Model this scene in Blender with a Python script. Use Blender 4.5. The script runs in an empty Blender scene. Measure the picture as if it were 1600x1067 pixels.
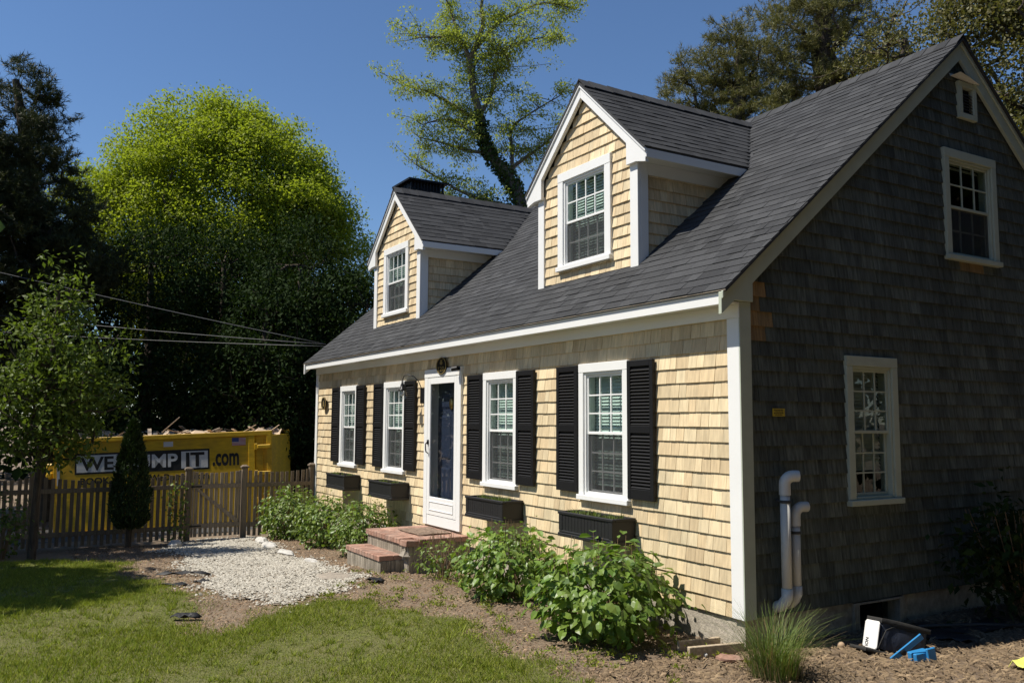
import bpy, math, random
import numpy as np
from mathutils import Matrix, Vector
random.seed(7)
rng = np.random.default_rng(11)
R = math.radians
scene = bpy.context.scene

# ------------------------------------------------------------------ camera
CAM = np.array([5.400, -5.558, 1.537])
yaw, pitch, roll = R(59.122), R(5.317), R(0.286)
Fw = np.array([-math.sin(yaw)*math.cos(pitch), math.cos(yaw)*math.cos(pitch), math.sin(pitch)])
Rt = np.array([math.cos(yaw), math.sin(yaw), 0.0])
Up = np.cross(Rt, Fw)
R2 = Rt*math.cos(roll) + Up*math.sin(roll)
U2 = Up*math.cos(roll) - Rt*math.sin(roll)
cam_data = bpy.data.cameras.new('camera')
cam_data.sensor_width = 36.0
cam_data.lens = 1339.1/1600*36
cam_data.clip_start = 0.05
cam_data.clip_end = 2000
cam = bpy.data.objects.new('camera', cam_data)
scene.collection.objects.link(cam)
cam.matrix_world = Matrix(((R2[0], U2[0], -Fw[0], CAM[0]), (R2[1], U2[1], -Fw[1], CAM[1]), (R2[2], U2[2], -Fw[2], CAM[2]), (0, 0, 0, 1)))
scene.camera = cam

# ------------------------------------------------------------------ sky, sun, exposure
LIGHT = Vector((0.40, 1.0, -1.62)).normalized()       # direction the sunlight travels
world = bpy.data.worlds.new('World')
scene.world = world
world.use_nodes = True
wn = world.node_tree
wn.nodes.clear()
sky = wn.nodes.new('ShaderNodeTexSky')
sky.sky_type = 'NISHITA'
sky.sun_disc = False
sky.sun_elevation = math.asin(-LIGHT.z)
sky.sun_rotation = math.atan2(-LIGHT.x, -LIGHT.y)
sky.altitude = 0
sky.air_density = 1.0
sky.dust_density = 0.0
sky.ozone_density = 8.0
bg = wn.nodes.new('ShaderNodeBackground')
bg.inputs['Strength'].default_value = 0.092
wo = wn.nodes.new('ShaderNodeOutputWorld')
wn.links.new(sky.outputs[0], bg.inputs[0])
wn.links.new(bg.outputs[0], wo.inputs[0])
sun_data = bpy.data.lights.new('sun', 'SUN')
sun_data.energy = 5.0
sun_data.angle = R(0.53)
sun_data.color = (1.0, 0.94, 0.84)
sun = bpy.data.objects.new('sun', sun_data)
scene.collection.objects.link(sun)
sun.rotation_euler = LIGHT.to_track_quat('-Z', 'Y').to_euler()
sun.location = (-10, -25, 40)
scene.view_settings.view_transform = 'Standard'
scene.view_settings.look = 'None'
scene.view_settings.gamma = 1
scene.view_settings.use_curve_mapping = False
scene.view_settings.exposure = 0.35
scene.cycles.max_bounces = 5
scene.cycles.diffuse_bounces = 3
scene.cycles.transparent_max_bounces = 16

# ------------------------------------------------------------------ helpers: objects
COL = scene.collection

def smooth_mesh(me):
    me.polygons.foreach_set('use_smooth', np.ones(len(me.polygons), dtype=bool))

def new_mesh(name, verts, faces, mat=None, smooth=False):
    me = bpy.data.meshes.new(name)
    verts = np.asarray(verts, dtype=np.float32)
    if isinstance(faces, np.ndarray):
        k = faces.shape[1]
        n = len(faces)
        me.vertices.add(len(verts)); me.vertices.foreach_set('co', verts.ravel())
        me.loops.add(n*k); me.loops.foreach_set('vertex_index', faces.astype(np.int32).ravel())
        me.polygons.add(n)
        me.polygons.foreach_set('loop_start', np.arange(0, n*k, k, dtype=np.int32))
        me.polygons.foreach_set('loop_total', np.full(n, k, dtype=np.int32))
        me.update(calc_edges=True)
    else:
        me.from_pydata(verts.tolist(), [], faces)
        me.update()
    if mat: me.materials.append(mat)
    if smooth: smooth_mesh(me)
    return me

def link(name, me, parent=None, kind=None, label=None):
    o = bpy.data.objects.new(name, me)
    COL.objects.link(o)
    if parent is not None:
        o.parent = parent
        if parent.type == 'EMPTY':
            o.matrix_parent_inverse = Matrix.Translation(-Vector(parent.location))
    if kind: o['kind'] = kind
    if label: o['label'] = label
    return o

def thing(name, label, cat, loc, group=None):
    o = bpy.data.objects.new(name, None)
    o.empty_display_size = 0.2
    COL.objects.link(o)
    o.location = loc
    o['label'] = label; o['category'] = cat
    if group: o['group'] = group
    return o

def tag(o, label, cat, group=None):
    o['label'] = label; o['category'] = cat
    if group: o['group'] = group
    return o

def frame(o, u, v, n):
    return np.array([[u[0], v[0], n[0], o[0]], [u[1], v[1], n[1], o[1]], [u[2], v[2], n[2], o[2]], [0, 0, 0, 1.0]])

ID = np.eye(4)
BOXF = [(0, 3, 2, 1), (4, 5, 6, 7), (0, 1, 5, 4), (1, 2, 6, 5), (2, 3, 7, 6), (3, 0, 4, 7)]

class MB:
    def __init__(self, M=ID):
        self.v = []; self.f = []; self.M = M
    def add(self, verts, faces):
        b = len(self.v)
        V = np.c_[np.asarray(verts, float), np.ones(len(verts))] @ self.M.T
        self.v += V[:, :3].tolist()
        self.f += [tuple(b+i for i in f) for f in faces]
        return self
    def box(self, x0, x1, y0, y1, z0, z1):
        return self.add([(x0, y0, z0), (x1, y0, z0), (x1, y1, z0), (x0, y1, z0), (x0, y0, z1), (x1, y0, z1), (x1, y1, z1), (x0, y1, z1)], BOXF)
    def prism(self, poly, n0, n1):
        """poly in (u,v), extruded along n"""
        k = len(poly)
        vs = [(a, b, n0) for a, b in poly] + [(a, b, n1) for a, b in poly]
        fs = [tuple(range(k-1, -1, -1)), tuple(range(k, 2*k))] + [(i, (i+1) % k, k+(i+1) % k, k+i) for i in range(k)]
        return self.add(vs, fs)
    def tube(self, pts, rad, sides=8, cap=True):
        pts = [Vector(p) for p in pts]
        if not hasattr(rad, '__len__'): rad = [rad]*len(pts)
        vs = []; fs = []
        t0 = (pts[1]-pts[0]).normalized()
        a = t0.orthogonal().normalized()
        for i, p in enumerate(pts):
            t = (pts[min(i+1, len(pts)-1)]-pts[max(i-1, 0)]).normalized()
            a = (a - t*a.dot(t))
            a = a.normalized() if a.length > 1e-6 else t.orthogonal().normalized()
            b = t.cross(a)
            for k in range(sides):
                an = 2*math.pi*k/sides
                vs.append(tuple(p + (a*math.cos(an)+b*math.sin(an))*rad[i]))
        for i in range(len(pts)-1):
            for k in range(sides):
                k2 = (k+1) % sides
                fs.append((i*sides+k, i*sides+k2, (i+1)*sides+k2, (i+1)*sides+k))
        if cap:
            fs.append(tuple(range(sides-1, -1, -1)))
            fs.append(tuple((len(pts)-1)*sides+k for k in range(sides)))
        return self.add(vs, fs)
    def lathe(self, prof, centre, axis, sides=16):
        ax = Vector(axis).normalized(); a = ax.orthogonal().normalized(); b = ax.cross(a); c = Vector(centre)
        vs = []; fs = []
        for h, r in prof:
            for k in range(sides):
                an = 2*math.pi*k/sides
                vs.append(tuple(c+ax*h+(a*math.cos(an)+b*math.sin(an))*max(r, 1e-4)))
        for i in range(len(prof)-1):
            for k in range(sides):
                k2 = (k+1) % sides
                fs.append((i*sides+k, i*sides+k2, (i+1)*sides+k2, (i+1)*sides+k))
        fs.append(tuple(range(sides-1, -1, -1))); fs.append(tuple((len(prof)-1)*sides+k for k in range(sides)))
        return self.add(vs, fs)
    def build(self, name, mat, parent=None, smooth=False, bevel=0, kind=None, label=None):
        me = new_mesh(name, self.v, self.f, mat, smooth)
        o = link(name, me, parent, kind, label)
        if bevel:
            m = o.modifiers.new('bevel', 'BEVEL'); m.width = bevel; m.segments = 1; m.limit_method = 'ANGLE'
        return o

def score_of(p):
    d = p - CAM
    z = d @ Fw
    if z <= 0.1: return 0
    u = 800+1339.1*(d @ R2)/z; v = 533.5-1339.1*(d @ U2)/z
    if u < -20 or u > 1620 or v < -20 or v > 1087: return 0
    return 1/z

def pieces(name, unit_v, unit_f, mats, material, parent, nmax=300, area=None, visible=None, stuff_parent=None):
    """mats: list of 4x4. The nmax that show largest become objects, the rest one joined part."""
    mats = [np.asarray(m, float) for m in mats]
    uv = np.asarray(unit_v, float); c = np.r_[uv.mean(0), 1.0]
    sc = []
    for i, m in enumerate(mats):
        s = score_of((m @ c)[:3])
        if visible is not None and not visible[i]: s = 0
        sc.append(s*(math.sqrt(area[i]) if area is not None else 1))
    order = np.argsort(-np.array(sc), kind='stable')
    me = new_mesh(name, unit_v, unit_f, material)
    par = parent if callable(parent) else (lambda i: parent)
    top = [i for i in order[:nmax] if sc[i] > 0]
    for i in top:
        p = par(i)
        o = bpy.data.objects.new(name, me)
        COL.objects.link(o)
        o.parent = p
        if p.type == 'EMPTY': o.matrix_parent_inverse = Matrix.Translation(-Vector(p.location))
        o.matrix_basis = Matrix(mats[i].tolist())
    topset = set(top)
    rest = [i for i in range(len(mats)) if i not in topset]
    if rest:
        h = np.c_[uv, np.ones(len(uv))]
        V = np.concatenate([(h @ mats[i].T)[:, :3] for i in rest])
        k = len(uv)
        F = []
        for j in range(len(rest)):
            F += [tuple(j*k+a for a in f) for f in unit_f]
        link(name, new_mesh(name, V, F, material), stuff_parent or parent, kind='stuff')

# ------------------------------------------------------------------ helpers: materials
def mat(name, c1, c2=None, rough=0.7, grain=None, blotch=None, bump=None, metallic=0.0, spec=0.4, rand_v=0.0, transl=0.0, coat=0.0):
    m = bpy.data.materials.new(name); m.use_nodes = True
    nt = m.node_tree; N = nt.nodes; L = nt.links
    b = N['Principled BSDF']; out = N['Material Output']
    b.inputs['Roughness'].default_value = rough
    b.inputs['Metallic'].default_value = metallic
    b.inputs['Specular IOR Level'].default_value = spec
    b.inputs['Coat Weight'].default_value = coat
    geo = N.new('ShaderNodeNewGeometry'); oi = N.new('ShaderNodeObjectInfo')
    ad = N.new('ShaderNodeMath'); ad.operation = 'ADD'
    L.new(geo.outputs['Random Per Island'], ad.inputs[0]); L.new(oi.outputs['Random'], ad.inputs[1])
    fr = N.new('ShaderNodeMath'); fr.operation = 'FRACT'; L.new(ad.outputs[0], fr.inputs[0])
    rnd = fr.outputs[0]
    mix = N.new('ShaderNodeMix'); mix.data_type = 'RGBA'
    mix.inputs['A'].default_value = (*c1, 1); mix.inputs['B'].default_value = (*(c2 or c1), 1)
    L.new(rnd, mix.inputs['Factor'])
    col = mix.outputs['Result']
    off = N.new('ShaderNodeMath'); off.operation = 'MULTIPLY'; off.inputs[1].default_value = 57.0; L.new(rnd, off.inputs[0])
    vadd = N.new('ShaderNodeVectorMath'); vadd.operation = 'ADD'
    cmb = N.new('ShaderNodeCombineXYZ'); L.new(off.outputs[0], cmb.inputs[0]); L.new(off.outputs[0], cmb.inputs[1])
    L.new(geo.outputs['Position'], vadd.inputs[0]); L.new(cmb.outputs[0], vadd.inputs[1])
    def noise(scale, vec, detail=4, src=None):
        mp = N.new('ShaderNodeMapping'); mp.inputs['Scale'].default_value = vec
        L.new(src or vadd.outputs[0], mp.inputs[0])
        n = N.new('ShaderNodeTexNoise'); n.inputs['Scale'].default_value = scale; n.inputs['Detail'].default_value = detail
        L.new(mp.outputs[0], n.inputs['Vector'])
        return n.outputs['Fac']
    def mul_by(col, fac, lo, hi, a=0.3, bb=0.7):
        mr = N.new('ShaderNodeMapRange'); mr.inputs['From Min'].default_value = a; mr.inputs['From Max'].default_value = bb
        mr.inputs['To Min'].default_value = lo; mr.inputs['To Max'].default_value = hi
        L.new(fac, mr.inputs['Value'])
        vm = N.new('ShaderNodeVectorMath'); vm.operation = 'SCALE'
        L.new(col, vm.inputs[0]); L.new(mr.outputs[0], vm.inputs['Scale'])
        return vm.outputs[0]
    if rand_v:
        f2 = N.new('ShaderNodeMath'); f2.operation = 'MULTIPLY'; f2.inputs[1].default_value = 7.31; L.new(rnd, f2.inputs[0])
        f3 = N.new('ShaderNodeMath'); f3.operation = 'FRACT'; L.new(f2.outputs[0], f3.inputs[0])
        col = mul_by(col, f3.outputs[0], 1-rand_v, 1+rand_v, 0, 1)
    if grain:
        g = noise(grain[0], grain[1]); col = mul_by(col, g, 1-grain[2], 1+grain[2])
    if blotch:
        g = noise(blotch[0], (1, 1, 1), 3, geo.outputs['Position'])
        if len(blotch) > 2:
            mr = N.new('ShaderNodeMapRange'); mr.inputs['From Min'].default_value = 0.42; mr.inputs['From Max'].default_value = 0.62
            L.new(g, mr.inputs['Value'])
            mx = N.new('ShaderNodeMix'); mx.data_type = 'RGBA'; L.new(mr.outputs[0], mx.inputs['Factor'])
            ml = N.new('ShaderNodeMath'); ml.operation = 'MULTIPLY'; ml.inputs[1].default_value = blotch[1]
            L.new(mr.outputs[0], ml.inputs[0]); L.new(ml.outputs[0], mx.inputs['Factor'])
            L.new(col, mx.inputs['A']); mx.inputs['B'].default_value = (*blotch[2], 1)
            col = mx.outputs['Result']
        else:
            col = mul_by(col, g, 1-blotch[1], 1+blotch[1])
    L.new(col, b.inputs['Base Color'])
    if bump:
        g = noise(bump[0], bump[1])
        bp = N.new('ShaderNodeBump'); bp.inputs['Strength'].default_value = bump[2]; bp.inputs['Distance'].default_value = bump[3]
        L.new(g, bp.inputs['Height']); L.new(bp.outputs[0], b.inputs['Normal'])
    if transl:
        t = N.new('ShaderNodeBsdfTranslucent')
        vm = N.new('ShaderNodeVectorMath'); vm.operation = 'MULTIPLY'; vm.inputs[1].default_value = (1.25, 1.35, 0.6)
        L.new(col, vm.inputs[0]); L.new(vm.outputs[0], t.inputs['Color'])
        ms = N.new('ShaderNodeMixShader'); ms.inputs[0].default_value = transl
        L.new(b.outputs[0], ms.inputs[1]); L.new(t.outputs[0], ms.inputs[2]); L.new(ms.outputs[0], out.inputs['Surface'])
    return m

def glass_mat(name, tint, ior=1.5, gloss=(1, 1, 1)):
    m = bpy.data.materials.new(name); m.use_nodes = True
    nt = m.node_tree; N = nt.nodes; L = nt.links
    N.remove(N['Principled BSDF'])
    tr = N.new('ShaderNodeBsdfTransparent'); tr.inputs[0].default_value = (*tint, 1)
    gl = N.new('ShaderNodeBsdfGlossy'); gl.inputs['Roughness'].default_value = 0.01; gl.inputs[0].default_value = (*gloss, 1)
    lw = N.new('ShaderNodeLayerWeight'); lw.inputs['Blend'].default_value = 0.5
    pw = N.new('ShaderNodeMath'); pw.operation = 'POWER'; pw.inputs[1].default_value = 5.0; L.new(lw.outputs['Facing'], pw.inputs[0])
    r0 = ((ior-1)/(ior+1))**2
    ma = N.new('ShaderNodeMath'); ma.operation = 'MULTIPLY_ADD'; ma.inputs[1].default_value = 1-r0; ma.inputs[2].default_value = r0; L.new(pw.outputs[0], ma.inputs[0])
    mx = N.new('ShaderNodeMixShader')
    L.new(ma.outputs[0], mx.inputs[0]); L.new(tr.outputs[0], mx.inputs[1]); L.new(gl.outputs[0], mx.inputs[2])
    L.new(mx.outputs[0], N['Material Output'].inputs['Surface'])
    return m

def screen_mat(name, col, cover):
    m = bpy.data.materials.new(name); m.use_nodes = True
    nt = m.node_tree; N = nt.nodes; L = nt.links
    b = N['Principled BSDF']; b.inputs['Base Color'].default_value = (*col, 1); b.inputs['Roughness'].default_value = 0.7
    tr = N.new('ShaderNodeBsdfTransparent'); mx = N.new('ShaderNodeMixShader'); mx.inputs[0].default_value = cover
    L.new(tr.outputs[0], mx.inputs[1]); L.new(b.outputs[0], mx.inputs[2]); L.new(mx.outputs[0], N['Material Output'].inputs['Surface'])
    return m

W_ = (1, 1, 1)
M = {}
M['cedar'] = mat('cedar', (0.69, 0.57, 0.365), (0.60, 0.46, 0.275), rough=0.75, rand_v=0.15, grain=(3.0, (14, 14, 0.9), 0.16), blotch=(1.1, 0.12), bump=(3.0, (30, 30, 1.2), 0.35, 0.004))
M['weathered'] = mat('weathered', (0.105, 0.118, 0.098), (0.078, 0.090, 0.077), rough=0.9, rand_v=0.25, grain=(2.5, (14, 14, 0.8), 0.45), blotch=(0.9, 0.2), bump=(3.0, (26, 26, 1.2), 0.5, 0.005))
M['roofing'] = mat('roofing', (0.036, 0.037, 0.039), (0.050, 0.051, 0.053), rough=0.85, rand_v=0.22, grain=(120, W_, 0.35), blotch=(0.7, 0.1), bump=(160, W_, 0.5, 0.003), spec=0.25)
M['white'] = mat('white', (0.80, 0.80, 0.78), rough=0.45, grain=(3, (1, 1, 1), 0.02), bump=(12, (1, 1, 1), 0.05, 0.002))
M['shaded_white'] = mat('shaded_white', (0.46, 0.50, 0.40), rough=0.6, grain=(6, (1, 1, 1), 0.06), bump=(14, W_, 0.1, 0.003))  # white gable trim, its shade put into a darker greenish colour
M['black'] = mat('black', (0.007, 0.007, 0.008), (0.010, 0.010, 0.011), rough=0.5, spec=0.3, bump=(40, W_, 0.08, 0.002))
M['metal_black'] = mat('metal_black', (0.012, 0.012, 0.013), rough=0.4, metallic=0.3)
M['planter'] = mat('planter', (0.016, 0.016, 0.017), rough=0.5, bump=(30, W_, 0.1, 0.002))
M['blind'] = mat('blind', (0.72, 0.75, 0.72), rough=0.5)
M['shaded_cedar'] = mat('shaded_cedar', (0.30, 0.19, 0.08), (0.22, 0.15, 0.07), rough=0.85, rand_v=0.2, grain=(2.5, (14, 14, 0.8), 0.3))  # new cedar with the gable's shade darkened into the colour
M['inside'] = mat('inside', (0.05, 0.05, 0.05), rough=0.9)
M['glass'] = glass_mat('glass', (0.84, 0.90, 0.88))
M['storm_glass'] = glass_mat('storm_glass', (0.92, 0.94, 0.94), 1.35)
M['old_glass'] = glass_mat('old_glass', (0.82, 0.86, 0.84), 1.4)
M['bulb_glass'] = glass_mat('bulb_glass', (0.9, 0.92, 0.92))
M['screen'] = screen_mat('screen', (0.035, 0.037, 0.038), 0.40)
M['navy'] = mat('navy', (0.034, 0.044, 0.078), rough=0.35, coat=0.2)
M['brass'] = mat('brass', (0.6, 0.42, 0.17), rough=0.3, metallic=1.0)
M['gold'] = mat('gold', (0.62, 0.47, 0.2), rough=0.4, metallic=0.8)
M['concrete'] = mat('concrete', (0.36, 0.32, 0.26), rough=0.95, grain=(18, W_, 0.25), blotch=(2, 0.2), bump=(45, W_, 0.6, 0.012))
M['brick'] = mat('brick', (0.37, 0.215, 0.155), (0.29, 0.16, 0.115), rough=0.9, rand_v=0.2, grain=(22, W_, 0.2), blotch=(7, 0.35, (0.42, 0.33, 0.27)), bump=(60, W_, 0.5, 0.006))
M['grey_brick'] = mat('grey_brick', (0.33, 0.29, 0.23), (0.25, 0.22, 0.17), rough=0.95, rand_v=0.18, grain=(10, (4, 4, 0.6), 0.35), blotch=(6, 0.4, (0.14, 0.12, 0.09)), bump=(50, W_, 0.5, 0.008))
M['mortar'] = mat('mortar', (0.30, 0.26, 0.21), rough=1, grain=(30, W_, 0.2))
M['doormat'] = mat('doormat', (0.20, 0.14, 0.10), rough=1, grain=(40, W_, 0.4), blotch=(9, 0.3), bump=(90, W_, 0.8, 0.01))
M['fence'] = mat('fence', (0.22, 0.17, 0.12), (0.155, 0.12, 0.088), rough=0.9, rand_v=0.2, grain=(4, (16, 16, 0.8), 0.3), bump=(4, (30, 30, 1), 0.4, 0.004))
M['gate'] = mat('gate', (0.33, 0.26, 0.185), (0.25, 0.195, 0.14), rough=0.9, rand_v=0.15, grain=(4, (16, 16, 0.8), 0.3), bump=(4, (30, 30, 1), 0.4, 0.004))
M['pvc'] = mat('pvc', (0.62, 0.62, 0.58), rough=0.4, grain=(9, W_, 0.05))
M['rubber'] = mat('rubber', (0.05, 0.05, 0.05), rough=0.6)
M['yellow'] = mat('yellow', (0.62, 0.385, 0.012), rough=0.5, grain=(5, (1, 1, 4), 0.16), blotch=(2.3, 0.35, (0.40, 0.23, 0.03)), bump=(6, W_, 0.1, 0.01))
M['letter_black'] = mat('letter_black', (0.012, 0.012, 0.012), rough=0.5)
M['letter_white'] = mat('letter_white', (0.62, 0.62, 0.60), rough=0.5)
M['flag_red'] = mat('flag_red', (0.45, 0.06, 0.06), rough=0.5)
M['flag_blue'] = mat('flag_blue', (0.05, 0.07, 0.22), rough=0.5)
M['debris'] = mat('debris', (0.45, 0.32, 0.2), (0.5, 0.42, 0.33), rough=0.9, rand_v=0.3)
M['bark'] = mat('bark', (0.075, 0.058, 0.043), rough=1, grain=(6, (5, 5, 1), 0.4), bump=(8, (6, 6, 1), 0.9, 0.04))
M['pale_bark'] = mat('pale_bark', (0.15, 0.125, 0.10), rough=1, grain=(6, (5, 5, 1), 0.4), bump=(8, (6, 6, 1), 0.9, 0.04))
M['stem'] = mat('stem', (0.16, 0.11, 0.06), (0.24, 0.16, 0.09), rough=0.9)
def leafmat(n, a, b, t=0.3, rough=0.55, rv=0.25, spec=0.3): M[n] = mat(n, a, b, rough=rough, rand_v=rv, transl=t, spec=spec)
leafmat('leaf_bright', (0.31, 0.35, 0.04), (0.24, 0.29, 0.034), 0.45, 0.6, 0.15)
leafmat('leaf_dark', (0.030, 0.050, 0.014), (0.018, 0.036, 0.010), 0.2, 0.8, 0.25, 0.1)
leafmat('leaf_locust', (0.25, 0.30, 0.08), (0.31, 0.33, 0.07), 0.45)
leafmat('leaf_small', (0.14, 0.19, 0.03), (0.09, 0.135, 0.025), 0.34)
leafmat('leaf_oak', (0.17, 0.145, 0.055), (0.11, 0.115, 0.04), 0.28)
leafmat('needle', (0.065, 0.07, 0.022), (0.04, 0.052, 0.017), 0.12)
leafmat('needle_olive', (0.19, 0.165, 0.055), (0.11, 0.12, 0.035), 0.2)
leafmat('needle_brown', (0.10, 0.05, 0.02), (0.07, 0.04, 0.018), 0.1)
leafmat('leaf_ivy', (0.04, 0.07, 0.015), (0.06, 0.09, 0.02), 0.2)
leafmat('leaf_hydrangea', (0.11, 0.20, 0.035), (0.20, 0.28, 0.05), 0.32, 0.42, 0.3, 0.45)
leafmat('leaf_azalea', (0.10, 0.17, 0.03), (0.19, 0.25, 0.045), 0.32, 0.42, 0.32, 0.45)
leafmat('leaf_arborvitae', (0.02, 0.042, 0.01), (0.03, 0.055, 0.012), 0.12)
leafmat('grass', (0.155, 0.22, 0.026), (0.27, 0.275, 0.05), 0.3, 0.7, 0.45, 0.15)
leafmat('tall_grass', (0.10, 0.16, 0.035), (0.17, 0.21, 0.06), 0.3, 0.5, 0.25)
leafmat('dry_grass', (0.30, 0.22, 0.10), (0.22, 0.17, 0.09), 0.2)
M['soil'] = mat('soil', (0.17, 0.125, 0.085), rough=1, grain=(30, W_, 0.35), blotch=(1.1, 0.6, (0.26, 0.20, 0.135)), bump=(35, W_, 0.8, 0.03))
M['lawn_soil'] = mat('lawn_soil', (0.115, 0.12, 0.035), rough=1, grain=(25, W_, 0.35), blotch=(3.1, 0.35, (0.15, 0.125, 0.06)), bump=(50, W_, 0.8, 0.02))
M['shell_bed'] = mat('shell_bed', (0.25, 0.20, 0.145), rough=1, grain=(40, W_, 0.3), bump=(60, W_, 0.8, 0.02))
M['shell'] = mat('shell', (0.50, 0.47, 0.40), (0.30, 0.27, 0.215), rough=0.9, rand_v=0.22)
M['chip'] = mat('chip', (0.12, 0.075, 0.045), (0.30, 0.21, 0.13), rough=1, rand_v=0.45)
M['straw'] = mat('straw', (0.26, 0.19, 0.115), (0.13, 0.09, 0.055), rough=1, rand_v=0.35)
M['stone'] = mat('stone', (0.50, 0.48, 0.44), rough=0.95, grain=(9, W_, 0.2), bump=(14, W_, 0.6, 0.02))
M['asphalt'] = mat('asphalt', (0.06, 0.06, 0.06), rough=0.95, grain=(60, W_, 0.3))
M['old_plank'] = mat('old_plank', (0.42, 0.34, 0.24), rough=0.95, grain=(8, (1, 5, 5), 0.25), bump=(20, (1, 6, 6), 0.4, 0.005))
M['black_cloth'] = mat('black_cloth', (0.012, 0.012, 0.013), (0.02, 0.02, 0.022), rough=0.6, bump=(20, W_, 0.6, 0.02))
M['bag_black'] = mat('bag_black', (0.022, 0.021, 0.020), rough=0.75, grain=(120, W_, 0.2), bump=(25, W_, 0.4, 0.012))
M['bag_navy'] = mat('bag_navy', (0.03, 0.036, 0.055), rough=0.5, bump=(14, W_, 0.5, 0.02))
M['bag_white'] = mat('bag_white', (0.75, 0.74, 0.72), rough=0.6, bump=(16, W_, 0.15, 0.01))
M['tool_blue'] = mat('tool_blue', (0.03, 0.22, 0.50), rough=0.4)
M['tan_ball'] = mat('tan_ball', (0.42, 0.30, 0.19), rough=0.8, grain=(12, W_, 0.2))
M['yellow_cloth'] = mat('yellow_cloth', (0.62, 0.62, 0.13), rough=0.7)
M['wire'] = mat('wire', (0.14, 0.14, 0.14), rough=0.5)
M['sign_yellow'] = mat('sign_yellow', (0.50, 0.37, 0.03), rough=0.6)

# ------------------------------------------------------------------ setting: ground
def gz(x):
    x = np.asarray(x, float)
    return np.where(x > -4.5, -0.41, np.where(x > -12, -0.41+0.043*(x+4.5), np.maximum(-0.7325+0.07*(x+12), -1.12)))

def bumpy(x, y):
    return 0.012*np.sin(1.7*x+0.6*y)+0.010*np.sin(2.9*y-1.1*x)+0.006*np.sin(6.1*x+4.3*y)

def pt_in(poly, P):
    poly = np.asarray(poly); x, y = P[:, 0], P[:, 1]
    ins = np.zeros(len(P), bool)
    j = len(poly)-1
    for i in range(len(poly)):
        xi, yi = poly[i]; xj, yj = poly[j]
        c = ((yi > y) != (yj > y)) & (x < (xj-xi)*(y-yi)/(yj-yi+1e-12)+xi)
        ins ^= c; j = i
    return ins

def grid_sheet(name, xs, ys, dz, material, mask=None):
    X, Y = np.meshgrid(xs, ys)
    Z = gz(X)+bumpy(X, Y)*(np.abs(X) < 40)+dz
    V = np.stack([X.ravel(), Y.ravel(), Z.ravel()], 1)
    nx = len(xs); ny = len(ys)
    i, j = np.meshgrid(np.arange(nx-1), np.arange(ny-1))
    a = (j*nx+i).ravel()
    F = np.stack([a, a+1, a+nx+1, a+nx], 1)
    if mask is not None:
        F = F[mask(V[F].mean(1))]
        used = np.unique(F); re = -np.ones(len(V), int); re[used] = np.arange(len(used))
        V = V[used]; F = re[F]
    o = link(name, new_mesh(name, V, F, material, smooth=True), kind='structure')
    return o

far = np.array([-900, -400, -200, -100, -60, -40])
xs = np.r_[far, np.arange(-30, -14, 1.0), np.arange(-14, 4, 0.25), np.arange(4, 20, 1.0), [30, 60, 120, 400, 900]]
ys = np.r_[far, np.arange(-30, -8, 1.0), np.arange(-8, 5, 0.25), np.arange(5, 30, 1.0), [40, 60, 120, 400, 900]]
grid_sheet('ground', xs, ys, 0.0, M['soil'])

LAWN = [(0.07, -1.81), (-0.43, -1.7), (-1.31, -1.66), (-2.35, -1.65), (-2.87, -1.82), (-3.54, -1.9), (-3.87, -2.29), (-3.73, -2.9), (-3.44, -3.23), (-2.89, -3.49), (-3.0, -3.93), (-3.75, -3.94), (-4.6, -3.55), (-5.0, -3.55), (-5.28, -3.71), (-6.75, -3.97), (-8.6, -3.95), (-9.9, -4.37), (-9.95, -5.41), (-9.9, -7.5), (-2, -9), (3.5, -9), (3.2, -4.0), (1.2, -2.6)]
GRAVEL = [(-11.5, -2.48), (-11.9, -1.3), (-9.51, -1.5), (-7.6, -1.55), (-6.44, -1.58), (-5.64, -1.45), (-4.87, -1.6), (-4.25, -2.17), (-3.95, -2.9), (-4.4, -3.3), (-6.09, -3.12), (-8.07, -3.02), (-10.37, -2.9)]
def wob(P, a=0.12):
    x, y = P[:, 0], P[:, 1]
    Q = P.copy()
    Q[:, 0] += a*(np.sin(3.1*y+1.3*x)+0.6*np.sin(7.7*y-2*x)+0.4*np.sin(15*x))
    Q[:, 1] += a*(np.sin(2.7*x+0.9*y)+0.6*np.sin(8.3*x+1.5*y)+0.4*np.sin(17*y))
    return Q
grid_sheet('lawn', np.arange(-10.4, 3.6, 0.06), np.arange(-9, -1.2, 0.06), 0.006, M['lawn_soil'], lambda P: pt_in(LAWN, wob(P[:, :2])))
grid_sheet('gravel_path', np.arange(-12.2, -3.3, 0.06), np.arange(-3.8, -1.0, 0.06), 0.012, M['shell_bed'], lambda P: pt_in(GRAVEL, wob(P[:, :2])))
grid_sheet('street', np.arange(-40, -13.2, 0.8), np.arange(-60, 40, 1.0), 0.008, M['asphalt'], lambda P: (P[:, 0] < -13.3) & (P[:, 0] > -19.5))

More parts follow.
